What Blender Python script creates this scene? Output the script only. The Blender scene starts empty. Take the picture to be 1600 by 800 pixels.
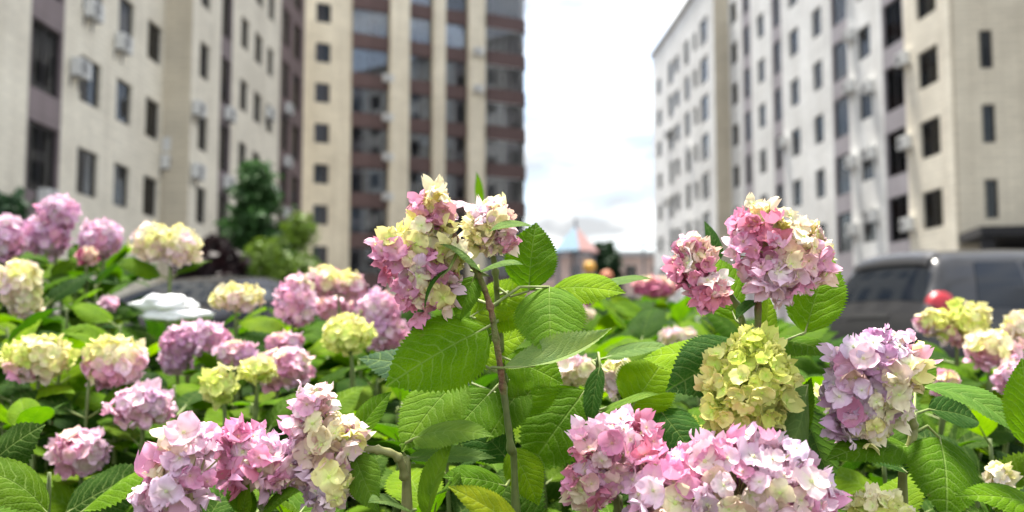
import bpy, math, random
import numpy as np
from mathutils import Vector, Matrix, noise as mnoise

R = math.radians
scene = bpy.context.scene
col = scene.collection
random.seed(7)

# ------------------------------------------------------------------ camera
CAMZ = 0.85
PITCH = R(4.5)
LENS = 34.0
FPX = LENS / 36.0 * 1600.0
cam_d = bpy.data.cameras.new('Camera')
cam_d.lens = LENS
cam_d.sensor_width = 36.0
cam_d.clip_start = 0.05
cam_d.clip_end = 2000.0
cam_d.dof.use_dof = True
cam_d.dof.focus_distance = 1.0
cam_d.dof.aperture_fstop = 4.3
cam = bpy.data.objects.new('Camera', cam_d)
cam.location = (0, 0, CAMZ)
cam.rotation_euler = (R(90) + PITCH, 0, 0)
col.objects.link(cam)
scene.camera = cam
C_F = Vector((0, math.cos(PITCH), math.sin(PITCH)))
C_U = Vector((0, -math.sin(PITCH), math.cos(PITCH)))
C_R = Vector((1, 0, 0))


def P(px, py, d):
    """point seen at (px, py) of the 1600x800 photograph, d metres along the view axis"""
    return Vector((0, 0, CAMZ)) + d * (C_F + (px - 800) / FPX * C_R + (400 - py) / FPX * C_U)


# ------------------------------------------------------------------ world and sun
SUN_EL, SUN_AZ = 74.0, 20.0      # azimuth measured from +Y towards -X : sun stands beyond the yard, a little left
world = bpy.data.worlds.new('World')
scene.world = world
world.use_nodes = True
nt = world.node_tree
nt.nodes.clear()
w_out = nt.nodes.new('ShaderNodeOutputWorld')
w_bg = nt.nodes.new('ShaderNodeBackground')
w_bg.inputs['Strength'].default_value = 0.1
sky = nt.nodes.new('ShaderNodeTexSky')
sky.sky_type = 'NISHITA'
sky.sun_disc = False
sky.sun_elevation = R(SUN_EL)
sky.sun_rotation = R(-SUN_AZ)
tc = nt.nodes.new('ShaderNodeTexCoord')
mp = nt.nodes.new('ShaderNodeMapping')
mp.inputs['Scale'].default_value = (1.3, 1.3, 4.5)
nz = nt.nodes.new('ShaderNodeTexNoise')
nz.inputs['Scale'].default_value = 3.0
nz.inputs['Detail'].default_value = 6.0
nz.inputs['Roughness'].default_value = 0.55
rp = nt.nodes.new('ShaderNodeValToRGB')
rp.color_ramp.elements[0].position = 0.36
rp.color_ramp.elements[0].color = (0.30, 0.30, 0.30, 1)
rp.color_ramp.elements[1].position = 0.60
rp.color_ramp.elements[1].color = (0.97, 0.97, 0.97, 1)
mx = nt.nodes.new('ShaderNodeMix')
mx.data_type = 'RGBA'
mx.inputs[7].default_value = (6.1, 6.05, 5.85, 1)      # bright veil of cloud
mp2 = nt.nodes.new('ShaderNodeMapping')
mp2.inputs['Scale'].default_value = (1.0, 1.0, 3.2)
nz2 = nt.nodes.new('ShaderNodeTexNoise')
nz2.inputs['Scale'].default_value = 4.2
nz2.inputs['Detail'].default_value = 7.0
rp2 = nt.nodes.new('ShaderNodeValToRGB')                 # grey-blue undersides of the thicker cloud
rp2.color_ramp.elements[0].position = 0.46
rp2.color_ramp.elements[0].color = (6.1, 6.05, 5.85, 1)
rp2.color_ramp.elements[1].position = 0.60
rp2.color_ramp.elements[1].color = (2.0, 2.04, 2.08, 1)
nt.links.new(tc.outputs['Generated'], mp2.inputs['Vector'])
nt.links.new(mp2.outputs['Vector'], nz2.inputs['Vector'])
nt.links.new(nz2.outputs['Fac'], rp2.inputs['Fac'])
nt.links.new(rp2.outputs['Color'], mx.inputs[7])
nt.links.new(tc.outputs['Generated'], mp.inputs['Vector'])
nt.links.new(mp.outputs['Vector'], nz.inputs['Vector'])
nt.links.new(nz.outputs['Fac'], rp.inputs['Fac'])
nt.links.new(rp.outputs['Color'], mx.inputs[0])
nt.links.new(sky.outputs['Color'], mx.inputs[6])
nt.links.new(mx.outputs[2], w_bg.inputs['Color'])
nt.links.new(w_bg.outputs['Background'], w_out.inputs['Surface'])

sun_d = bpy.data.lights.new('Sun', 'SUN')
sun_d.energy = 3.9
sun_d.angle = R(12)
sun_d.color = (1.0, 0.95, 0.86)
sun = bpy.data.objects.new('Sun', sun_d)
sdir = Vector((-math.sin(R(SUN_AZ)) * math.cos(R(SUN_EL)), math.cos(R(SUN_AZ)) * math.cos(R(SUN_EL)), math.sin(R(SUN_EL))))
sun.rotation_euler = sdir.to_track_quat('Z', 'Y').to_euler()
sun.location = (0, 0, 60)
col.objects.link(sun)

scene.view_settings.view_transform = 'Standard'
scene.view_settings.look = 'None'
scene.view_settings.gamma = 1.0
scene.view_settings.exposure = 1.9


# ------------------------------------------------------------------ materials
def new_mat(name):
    m = bpy.data.materials.new(name)
    m.use_nodes = True
    n = m.node_tree.nodes
    b = n['Principled BSDF']
    return m, m.node_tree, n, b


def simple(name, c, rough=0.6, metal=0.0, var=0.12, scale=6.0, bump=0.0, spec=0.5, coat=0.0):
    m, t, n, b = new_mat(name)
    tcn = n.new('ShaderNodeTexCoord')
    no = n.new('ShaderNodeTexNoise')
    no.inputs['Scale'].default_value = scale
    no.inputs['Detail'].default_value = 5
    t.links.new(tcn.outputs['Object'], no.inputs['Vector'])
    cr = n.new('ShaderNodeValToRGB')
    cr.color_ramp.elements[0].position = 0.3
    cr.color_ramp.elements[1].position = 0.7
    cr.color_ramp.elements[0].color = [max(0, x * (1 - var)) for x in c] + [1]
    cr.color_ramp.elements[1].color = [min(1, x * (1 + var)) for x in c] + [1]
    t.links.new(no.outputs['Fac'], cr.inputs['Fac'])
    t.links.new(cr.outputs['Color'], b.inputs['Base Color'])
    b.inputs['Roughness'].default_value = rough
    b.inputs['Metallic'].default_value = metal
    b.inputs['Specular IOR Level'].default_value = spec
    b.inputs['Coat Weight'].default_value = coat
    if bump:
        bp = n.new('ShaderNodeBump')
        bp.inputs['Strength'].default_value = bump
        bp.inputs['Distance'].default_value = 0.01
        t.links.new(no.outputs['Fac'], bp.inputs['Height'])
        t.links.new(bp.outputs['Normal'], b.inputs['Normal'])
    return m


def cladding(name, c, joint=0.75, rowh=0.2, bw=0.6):
    m, t, n, b = new_mat(name)
    tcn = n.new('ShaderNodeTexCoord')
    sp = n.new('ShaderNodeSeparateXYZ')
    ad = n.new('ShaderNodeMath')
    cb = n.new('ShaderNodeCombineXYZ')
    t.links.new(tcn.outputs['Object'], sp.inputs[0])
    t.links.new(sp.outputs['X'], ad.inputs[0])
    t.links.new(sp.outputs['Y'], ad.inputs[1])
    t.links.new(ad.outputs[0], cb.inputs['X'])
    t.links.new(sp.outputs['Z'], cb.inputs['Y'])
    br = n.new('ShaderNodeTexBrick')
    br.inputs['Scale'].default_value = 1.0
    br.inputs['Brick Width'].default_value = bw
    br.inputs['Row Height'].default_value = rowh
    br.inputs['Mortar Size'].default_value = 0.012
    br.inputs['Color1'].default_value = [x * 1.05 for x in c] + [1]
    br.inputs['Color2'].default_value = [x * 0.94 for x in c] + [1]
    br.inputs['Mortar'].default_value = [x * joint for x in c] + [1]
    t.links.new(cb.outputs[0], br.inputs['Vector'])
    no = n.new('ShaderNodeTexNoise')
    no.inputs['Scale'].default_value = 0.35
    no.inputs['Detail'].default_value = 6
    t.links.new(tcn.outputs['Object'], no.inputs['Vector'])
    cr = n.new('ShaderNodeValToRGB')
    cr.color_ramp.elements[0].color = (0.82, 0.81, 0.80, 1)
    cr.color_ramp.elements[0].position = 0.3
    cr.color_ramp.elements[1].color = (1.05, 1.05, 1.05, 1)
    cr.color_ramp.elements[1].position = 0.7
    t.links.new(no.outputs['Fac'], cr.inputs['Fac'])
    mu = n.new('ShaderNodeMix')
    mu.data_type = 'RGBA'
    mu.blend_type = 'MULTIPLY'
    mu.inputs[0].default_value = 1.0
    t.links.new(br.outputs['Color'], mu.inputs[6])
    t.links.new(cr.outputs['Color'], mu.inputs[7])
    mps = n.new('ShaderNodeMapping'); mps.inputs['Scale'].default_value = (2.2, 2.2, 0.10)      # rain streaks
    ns = n.new('ShaderNodeTexNoise'); ns.inputs['Scale'].default_value = 1.0; ns.inputs['Detail'].default_value = 5
    t.links.new(tcn.outputs['Object'], mps.inputs['Vector']); t.links.new(mps.outputs['Vector'], ns.inputs['Vector'])
    cs = n.new('ShaderNodeValToRGB')
    cs.color_ramp.elements[0].position = 0.34; cs.color_ramp.elements[0].color = (0.90, 0.89, 0.88, 1)
    cs.color_ramp.elements[1].position = 0.52; cs.color_ramp.elements[1].color = (1, 1, 1, 1)
    t.links.new(ns.outputs['Fac'], cs.inputs['Fac'])
    mu2 = n.new('ShaderNodeMix'); mu2.data_type = 'RGBA'; mu2.blend_type = 'MULTIPLY'; mu2.inputs[0].default_value = 1.0
    t.links.new(mu.outputs[2], mu2.inputs[6]); t.links.new(cs.outputs['Color'], mu2.inputs[7])
    t.links.new(mu2.outputs[2], b.inputs['Base Color'])
    b.inputs['Roughness'].default_value = 0.8
    return m


def glass_mat(name, tint=(0.75, 0.8, 0.82), refl=1.45):
    m = bpy.data.materials.new(name)
    m.use_nodes = True
    t = m.node_tree
    t.nodes.clear()
    o = t.nodes.new('ShaderNodeOutputMaterial')
    tr = t.nodes.new('ShaderNodeBsdfTransparent')
    tr.inputs['Color'].default_value = (*tint, 1)
    gl = t.nodes.new('ShaderNodeBsdfGlossy')
    gl.inputs['Roughness'].default_value = 0.02
    fr = t.nodes.new('ShaderNodeFresnel')
    fr.inputs['IOR'].default_value = refl
    mi = t.nodes.new('ShaderNodeMixShader')
    t.links.new(fr.outputs[0], mi.inputs[0])
    t.links.new(tr.outputs[0], mi.inputs[1])
    t.links.new(gl.outputs[0], mi.inputs[2])
    t.links.new(mi.outputs[0], o.inputs['Surface'])
    return m


def leaf_mat(name, vein_mix=0.42, nveins=9.0, fine=True, rough=0.6, transl=0.38, bump=0.55):
    """green leaf: object colour gives the green, UV drives midrib, side veins and quilting"""
    m, t, n, b = new_mat(name)
    L = t.links.new

    def math_(op, a, b_=None, clamp=False):
        q = n.new('ShaderNodeMath')
        q.operation = op
        q.use_clamp = clamp
        for i, v in enumerate((a, b_)):
            if v is None:
                continue
            if isinstance(v, (int, float)):
                q.inputs[i].default_value = v
            else:
                L(v, q.inputs[i])
        return q.outputs[0]
    uv = n.new('ShaderNodeUVMap')
    sp = n.new('ShaderNodeSeparateXYZ')
    L(uv.outputs[0], sp.inputs[0])
    wob = n.new('ShaderNodeTexNoise')
    wob.inputs['Scale'].default_value = 5.0
    L(uv.outputs[0], wob.inputs['Vector'])
    u = math_('ADD', sp.outputs['X'], math_('MULTIPLY', math_('SUBTRACT', wob.outputs['Fac'], 0.5), 0.13))
    av = math_('ABSOLUTE', math_('MULTIPLY', math_('SUBTRACT', sp.outputs['Y'], 0.5), 2.0))
    s = math_('SUBTRACT', u, math_('MULTIPLY', math_('POWER', av, 1.25), 0.30))
    ph = math_('PINGPONG', math_('MULTIPLY', s, nveins), 0.5)          # 0 on a vein .. 0.5 between
    vein = math_('SUBTRACT', 1.0, math_('MULTIPLY', ph, 9.0), True)
    vein = math_('MULTIPLY', vein, math_('SUBTRACT', 1.0, math_('MULTIPLY', av, 0.8)))
    mid = math_('SUBTRACT', 1.0, math_('MULTIPLY', av, 26.0), True)
    vv = math_('MAXIMUM', vein, mid)
    vo = n.new('ShaderNodeTexVoronoi')
    vo.feature = 'DISTANCE_TO_EDGE'
    vo.inputs['Scale'].default_value = 26.0
    L(uv.outputs[0], vo.inputs['Vector'])
    net = math_('SUBTRACT', 1.0, math_('MULTIPLY', vo.outputs['Distance'], 9.0), True)
    fullv = math_('MAXIMUM', vv, math_('MULTIPLY', net, 0.30)) if fine else vv
    oi = n.new('ShaderNodeObjectInfo')
    no = n.new('ShaderNodeTexNoise')
    no.inputs['Scale'].default_value = 3.0
    no.inputs['Detail'].default_value = 6.0
    L(uv.outputs[0], no.inputs['Vector'])
    cr = n.new('ShaderNodeValToRGB')
    cr.color_ramp.elements[0].position = 0.3
    cr.color_ramp.elements[0].color = (0.72, 0.78, 0.75, 1)
    cr.color_ramp.elements[1].position = 0.72
    cr.color_ramp.elements[1].color = (1.28, 1.14, 1.0, 1)
    L(no.outputs['Fac'], cr.inputs['Fac'])
    mu = n.new('ShaderNodeMix')
    mu.data_type = 'RGBA'
    mu.blend_type = 'MULTIPLY'
    mu.inputs[0].default_value = 1.0
    L(oi.outputs['Color'], mu.inputs[6])
    L(cr.outputs['Color'], mu.inputs[7])
    lig = n.new('ShaderNodeMix')
    lig.data_type = 'RGBA'
    lig.inputs[7].default_value = (0.34, 0.46, 0.13, 1)
    spn = n.new('ShaderNodeTexNoise')
    spn.inputs['Scale'].default_value = 11.0
    spn.inputs['Detail'].default_value = 3.0
    va = n.new('ShaderNodeVectorMath'); va.operation = 'ADD'
    L(uv.outputs[0], va.inputs[0]); L(oi.outputs['Random'], va.inputs[1])
    L(va.outputs[0], spn.inputs['Vector'])
    spot = math_('MULTIPLY', math_('SUBTRACT', spn.outputs['Fac'], 0.70), 9.0, True)
    brn = n.new('ShaderNodeMix'); brn.data_type = 'RGBA'
    brn.inputs[7].default_value = (0.16, 0.10, 0.03, 1)
    L(math_('MULTIPLY', spot, 0.8), brn.inputs[0])
    L(mu.outputs[2], brn.inputs[6])
    L(math_('MULTIPLY', fullv, vein_mix), lig.inputs[0])
    L(brn.outputs[2], lig.inputs[6])
    L(lig.outputs[2], b.inputs['Base Color'])
    b.inputs['Roughness'].default_value = rough
    b.inputs['Specular IOR Level'].default_value = 0.04
    bp = n.new('ShaderNodeBump')
    bp.inputs['Strength'].default_value = bump
    bp.inputs['Distance'].default_value = 0.003
    quilt = math_('ADD', math_('MULTIPLY', math_('MULTIPLY', ph, 5.0, True), 0.32), math_('MULTIPLY', math_('MULTIPLY', vo.outputs['Distance'], 6.0, True), 0.16 if fine else 0.08))
    quilt = math_('SUBTRACT', quilt, math_('MULTIPLY', mid, 0.6))
    L(quilt, bp.inputs['Height'])
    L(bp.outputs['Normal'], b.inputs['Normal'])
    tl = n.new('ShaderNodeBsdfTranslucent')
    tm = n.new('ShaderNodeMix')
    tm.data_type = 'RGBA'
    tm.blend_type = 'MULTIPLY'
    tm.inputs[0].default_value = 1.0
    tm.inputs[7].default_value = (1.95, 2.05, 0.4, 1)
    L(mu.outputs[2], tm.inputs[6])
    L(tm.outputs[2], tl.inputs['Color'])
    L(bp.outputs['Normal'], tl.inputs['Normal'])
    mi = n.new('ShaderNodeMixShader')
    mi.inputs[0].default_value = transl
    L(b.outputs[0], mi.inputs[1])
    L(tl.outputs[0], mi.inputs[2])
    L(mi.outputs[0], n['Material Output'].inputs['Surface'])
    return m


def petal_mat(name):
    m, t, n, b = new_mat(name)
    L = t.links.new
    at = n.new('ShaderNodeAttribute')
    at.attribute_name = 'col'
    oi = n.new('ShaderNodeObjectInfo')
    mu = n.new('ShaderNodeMix')
    mu.data_type = 'RGBA'
    mu.blend_type = 'MULTIPLY'
    mu.inputs[0].default_value = 1.0
    mu.clamp_result = True
    L(at.outputs['Color'], mu.inputs[6])
    L(oi.outputs['Color'], mu.inputs[7])
    tcn = n.new('ShaderNodeTexCoord')
    no = n.new('ShaderNodeTexNoise')
    no.inputs['Scale'].default_value = 160.0
    no.inputs['Detail'].default_value = 4
    L(tcn.outputs['Object'], no.inputs['Vector'])
    cr = n.new('ShaderNodeValToRGB')
    cr.color_ramp.elements[0].position = 0.32
    cr.color_ramp.elements[0].color = (0.84, 0.78, 0.78, 1)
    cr.color_ramp.elements[1].position = 0.6
    cr.color_ramp.elements[1].color = (1.04, 1.04, 1.04, 1)
    L(no.outputs['Fac'], cr.inputs['Fac'])
    m2 = n.new('ShaderNodeMix')
    m2.data_type = 'RGBA'
    m2.blend_type = 'MULTIPLY'
    m2.inputs[0].default_value = 1.0
    L(mu.outputs[2], m2.inputs[6])
    L(cr.outputs['Color'], m2.inputs[7])
    L(m2.outputs[2], b.inputs['Base Color'])
    b.inputs['Roughness'].default_value = 0.55
    b.inputs['Specular IOR Level'].default_value = 0.12
    tl = n.new('ShaderNodeBsdfTranslucent')
    L(m2.outputs[2], tl.inputs['Color'])
    mi = n.new('ShaderNodeMixShader')
    mi.inputs[0].default_value = 0.24
    L(b.outputs[0], mi.inputs[1])
    L(tl.outputs[0], mi.inputs[2])
    L(mi.outputs[0], n['Material Output'].inputs['Surface'])
    return m


def foliage_mat(name, c, var=0.35, scale=3.0):
    m = simple(name, c, rough=0.55, var=var, scale=scale, spec=0.3)
    t = m.node_tree
    n = t.nodes
    b = n['Principled BSDF']
    tl = n.new('ShaderNodeBsdfTranslucent')
    src = b.inputs['Base Color'].links[0].from_socket
    t.links.new(src, tl.inputs['Color'])
    mi = n.new('ShaderNodeMixShader')
    mi.inputs[0].default_value = 0.3
    t.links.new(b.outputs[0], mi.inputs[1])
    t.links.new(tl.outputs[0], mi.inputs[2])
    t.links.new(mi.outputs[0], n['Material Output'].inputs['Surface'])
    return m


def woody(name):
    m = simple(name, (0.19, 0.105, 0.06), 0.75, var=0.5, scale=120, bump=0.8, spec=0.3)
    t = m.node_tree; n = t.nodes; b = n['Principled BSDF']
    src = b.inputs['Base Color'].links[0].from_socket
    tcn = n.new('ShaderNodeTexCoord'); no = n.new('ShaderNodeTexNoise')
    mpn = n.new('ShaderNodeMapping'); mpn.inputs['Scale'].default_value = (60, 60, 16)
    t.links.new(tcn.outputs['Object'], mpn.inputs['Vector']); t.links.new(mpn.outputs['Vector'], no.inputs['Vector'])
    no.inputs['Scale'].default_value = 1.0; no.inputs['Detail'].default_value = 5
    cr = n.new('ShaderNodeValToRGB'); cr.color_ramp.elements[0].position = 0.47; cr.color_ramp.elements[1].position = 0.62
    t.links.new(no.outputs['Fac'], cr.inputs['Fac'])
    mi = n.new('ShaderNodeMix'); mi.data_type = 'RGBA'; mi.inputs[7].default_value = (0.15, 0.17, 0.05, 1)
    t.links.new(cr.outputs['Color'], mi.inputs[0]); t.links.new(src, mi.inputs[6]); t.links.new(mi.outputs[2], b.inputs['Base Color'])
    return m


M = {
    'asphalt': simple('asphalt', (0.06, 0.06, 0.062), 0.9, var=0.25, scale=9, bump=0.3),
    'soil': simple('soil', (0.03, 0.021, 0.014), 0.95, var=0.4, scale=14, bump=0.6),
    'kerb': simple('kerb', (0.38, 0.37, 0.35), 0.85, var=0.12, scale=10),
    'beige': cladding('beige_cladding', (0.62, 0.555, 0.43)),
    'cream': cladding('cream_cladding', (0.80, 0.745, 0.62)),
    'pale': cladding('pale_cladding', (0.80, 0.80, 0.78)),
    'yellowish': cladding('yellow_beige_cladding', (0.78, 0.71, 0.56)),
    'lilac': cladding('lilac_panel', (0.235, 0.19, 0.195), rowh=0.6, bw=1.2),
    'greylilac': cladding('grey_lilac_panel', (0.36, 0.335, 0.36), rowh=0.6, bw=1.2),
    'brown': cladding('brown_panel', (0.17, 0.12, 0.115), rowh=0.5, bw=1.0),
    'redbrown': cladding('red_brown_panel', (0.115, 0.072, 0.068), rowh=0.25, bw=0.8),
    'roofing': simple('roofing', (0.22, 0.21, 0.2), 0.9),
    'frame': simple('dark_window_frame', (0.035, 0.03, 0.032), 0.5),
    'whiteframe': simple('pale_window_frame', (0.5, 0.5, 0.5), 0.5),
    'glass': glass_mat('window_glass', (0.5, 0.53, 0.56), 1.35),
    'towerglass': glass_mat('balcony_glass', (0.66, 0.70, 0.74), 2.0),
    'palecurtain': simple('pale_curtain_cloth', (0.62, 0.64, 0.66), 0.9, var=0.3, scale=5),
    'curtain': simple('curtain_cloth', (0.30, 0.30, 0.31), 0.9, var=0.3, scale=5),
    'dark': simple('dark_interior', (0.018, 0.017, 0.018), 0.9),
    'room': simple('room_partition', (0.03, 0.028, 0.026), 0.9, var=0.4, scale=0.8),
    'ac': simple('ac_casing', (0.62, 0.62, 0.60), 0.5, var=0.06),
    'acdark': simple('ac_grille', (0.12, 0.12, 0.13), 0.5),
    'standin': simple('white_standin_skin', (0.85, 0.86, 0.87), 0.35, var=0.04),  # plain white for the added stand-in before the black car
    'petal': petal_mat('hydrangea_petal'),
    'leaf': leaf_mat('hydrangea_leaf'),
    'leaf_far': leaf_mat('hydrangea_leaf_plain', vein_mix=0.18, fine=False),
    'stem': simple('green_stem', (0.13, 0.17, 0.05), 0.55, var=0.3, scale=60),
    'woody': woody('woody_stem'),
    'petiole': simple('leaf_stalk', (0.20, 0.25, 0.07), 0.6, var=0.25, scale=60),
    'palestem': simple('pale_stem', (0.24, 0.24, 0.09), 0.55, var=0.25, scale=60),
    'carpaint': simple('grey_car_paint', (0.024, 0.024, 0.026), 0.3, metal=0.2, var=0.03, coat=0.5, spec=0.4),
    'blackpaint': simple('black_car_paint', (0.008, 0.008, 0.01), 0.15, var=0.03, coat=0.0, spec=0.14),
    'carglass': simple('tinted_car_glass', (0.008, 0.011, 0.016), 0.04, var=0.02, spec=0.4),
    'rubber': simple('tyre_rubber', (0.02, 0.02, 0.02), 0.85),
    'rim': simple('wheel_rim', (0.45, 0.45, 0.46), 0.3, metal=0.9),
    'tail': simple('tail_lamp', (0.36, 0.010, 0.02), 0.35, var=0.35, scale=18, coat=0.1),
    'headlamp': simple('head_lamp', (0.6, 0.62, 0.64), 0.1, metal=0.5, coat=1.0),
    'trim': simple('black_trim', (0.02, 0.02, 0.02), 0.5),
    'plate': simple('number_plate', (0.55, 0.55, 0.54), 0.5),
    'bark': simple('bark', (0.09, 0.06, 0.04), 0.9, var=0.4, scale=20, bump=0.6),
    'conifer': foliage_mat('conifer_needles', (0.042, 0.105, 0.026)),
    'thuja': foliage_mat('thuja_needles', (0.018, 0.05, 0.018)),
    'lime': foliage_mat('lime_foliage', (0.115, 0.19, 0.018)),
    'maroon': foliage_mat('maroon_foliage', (0.012, 0.004, 0.005)),
    'pblue': simple('blue_roof_panel', (0.20, 0.31, 0.40), 0.7),
    'ppink': simple('pink_roof_panel', (0.42, 0.25, 0.24), 0.7),
    'pred': simple('red_panel', (0.35, 0.03, 0.03), 0.5),
    'pyellow': simple('yellow_panel', (0.62, 0.34, 0.06), 0.6),
    'porange': simple('orange_slide', (0.52, 0.19, 0.10), 0.6),
    'post': simple('grey_post', (0.20, 0.21, 0.24), 0.6),
    'fence': simple('fence_metal', (0.20, 0.22, 0.23), 0.6),
    'pinkwall': cladding('pink_plaster', (0.58, 0.44, 0.40), rowh=0.5, bw=1.2),
    'greyroof': simple('grey_roof', (0.40, 0.40, 0.42), 0.8),
}


# ------------------------------------------------------------------ mesh helpers
class MB:
    def __init__(s):
        s.v, s.f, s.uv, s.c = [], [], None, None

    def quad(s, a, b, c, d):
        i = len(s.v)
        s.v += [tuple(a), tuple(b), tuple(c), tuple(d)]
        s.f.append((i, i + 1, i + 2, i + 3))

    def box(s, x0, x1, y0, y1, z0, z1):
        i = len(s.v)
        s.v += [(x, y, z) for z in (z0, z1) for y in (y0, y1) for x in (x0, x1)]
        for q in ((0, 2, 3, 1), (4, 5, 7, 6), (0, 1, 5, 4), (2, 6, 7, 3), (0, 4, 6, 2), (1, 3, 7, 5)):
            s.f.append(tuple(i + k for k in q))

    def tube(s, pts, rads, n=7, caps=True):
        pts = [Vector(p) for p in pts]
        base = len(s.v)
        up = Vector((0.31, 0.17, 0.93))
        for k, p in enumerate(pts):
            t = (pts[min(k + 1, len(pts) - 1)] - pts[max(k - 1, 0)]).normalized()
            a = t.cross(up)
            if a.length < 1e-3:
                a = t.cross(Vector((1, 0, 0)))
            a.normalize()
            b = t.cross(a)
            r = rads[k] if hasattr(rads, '__len__') else rads
            for j in range(n):
                th = 2 * math.pi * j / n
                s.v.append(tuple(p + r * (math.cos(th) * a + math.sin(th) * b)))
        for k in range(len(pts) - 1):
            for j in range(n):
                j2 = (j + 1) % n
                s.f.append((base + k * n + j, base + k * n + j2, base + (k + 1) * n + j2, base + (k + 1) * n + j))
        if caps:
            s.f.append(tuple(base + j for j in range(n))[::-1])
            s.f.append(tuple(base + (len(pts) - 1) * n + j for j in range(n)))

    def lathe(s, prof, n=16, axis='z', off=(0, 0, 0)):
        base = len(s.v)
        for (r, h) in prof:
            for j in range(n):
                a = 2 * math.pi * j / n
                p = (r * math.cos(a), r * math.sin(a), h)
                if axis == 'y':
                    p = (p[0], p[2], p[1])
                s.v.append((p[0] + off[0], p[1] + off[1], p[2] + off[2]))
        for k in range(len(prof) - 1):
            for j in range(n):
                j2 = (j + 1) % n
                s.f.append((base + k * n + j, base + k * n + j2, base + (k + 1) * n + j2, base + (k + 1) * n + j))

    def mesh(s, name, mat, smooth=False):
        me = bpy.data.meshes.new(name)
        me.from_pydata(s.v, [], s.f)
        if mat is not None:
            me.materials.append(mat)
        if s.uv is not None:
            uvl = me.uv_layers.new(name='UVMap')
            idx = np.empty(len(me.loops), dtype=np.int32)
            me.loops.foreach_get('vertex_index', idx)
            uvl.data.foreach_set('uv', np.asarray(s.uv, dtype=np.float32)[idx].ravel())
        if s.c is not None:
            ca = me.color_attributes.new('col', 'FLOAT_COLOR', 'POINT')
            ca.data.foreach_set('color', np.asarray(s.c, dtype=np.float32).ravel())
        if smooth:
            me.polygons.foreach_set('use_smooth', [True] * len(me.polygons))
        me.update()
        return me


def add(name, me, parent=None, loc=(0, 0, 0), rot=None, scale=None, color=None):
    o = bpy.data.objects.new(name, me)
    col.objects.link(o)
    if parent is not None:
        o.parent = parent
    o.location = loc
    if rot is not None:
        if isinstance(rot, Matrix):
            o.rotation_euler = rot.to_euler()
        elif isinstance(rot, (int, float)):
            o.rotation_euler = (0, 0, rot)
        else:
            o.rotation_euler = rot
    if scale is not None:
        o.scale = (scale,) * 3 if isinstance(scale, (int, float)) else scale
    if color is not None:
        o.color = (*color[:3], 1.0)
    return o


def thing(name, label, cat, loc=(0, 0, 0), rz=0.0, group=None):
    o = add(name, None, None, loc, rz)
    o.empty_display_size = 0.1
    tag(o, label, cat, group)
    return o


def tag(o, label, cat, group=None):
    o['label'] = label
    o['category'] = cat
    if group:
        o['group'] = group
    return o


def structure(name, me, loc=(0, 0, 0)):
    o = add(name, me, None, loc)
    o['kind'] = 'structure'
    return o


def rot_from(x, zhint):
    x = Vector(x).normalized()
    z = Vector(zhint)
    z = z - z.dot(x) * x
    if z.length < 1e-4:
        z = Vector((0.1, 0.2, 1)) - Vector((0.1, 0.2, 1)).dot(x) * x
    z.normalize()
    y = z.cross(x)
    return Matrix((x, y, z)).transposed()


def spline(pts, n=6):
    pts = [Vector(p) for p in pts]
    q = [2 * pts[0] - pts[1]] + pts + [2 * pts[-1] - pts[-2]]
    out = []
    for i in range(1, len(q) - 2):
        for k in range(n):
            t = k / n
            p0, p1, p2, p3 = q[i - 1], q[i], q[i + 1], q[i + 2]
            out.append(0.5 * ((2 * p1) + (p2 - p0) * t + (2 * p0 - 5 * p1 + 4 * p2 - p3) * t * t + (3 * p1 - p0 - 3 * p2 + p3) * t ** 3))
    out.append(pts[-1])
    return out


# ------------------------------------------------------------------ ground
b = MB(); b.quad((-700, -300, 0), (700, -300, 0), (700, 1100, 0), (-700, 1100, 0))
structure('ground', b.mesh('ground', M['asphalt']))
BED = (-4.6, 4.6, -0.6, 5.4)
b = MB()
nx, ny = 60, 40
for j in range(ny + 1):
    for i in range(nx + 1):
        x = BED[0] + (BED[1] - BED[0]) * i / nx
        y = BED[2] + (BED[3] - BED[2]) * j / ny
        e = min(i, nx - i, j, ny - j) > 0
        b.v.append((x, y, 0.10 + (0.03 * mnoise.noise((x * 2.3, y * 2.3, 0)) + 0.015 * mnoise.noise((x * 9, y * 9, 3)) if e else 0)))
for j in range(ny):
    for i in range(nx):
        k = j * (nx + 1) + i
        b.f.append((k, k + 1, k + nx + 2, k + nx + 1))
structure('flower_bed', b.mesh('flower_bed', M['soil'], True))
kp = add('kerb', None); kp['kind'] = 'structure'
bk = MB(); bk.box(0, 0.99, -0.06, 0.06, -0.05, 0.14); km = bk.mesh('kerb_stone', M['kerb'])
for k in range(10):
    xx = -5 + k
    if BED[0] - 0.4 <= xx <= BED[1]:
        add('kerb_stone', km, kp, (xx, BED[3] + 0.06, 0))


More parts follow.
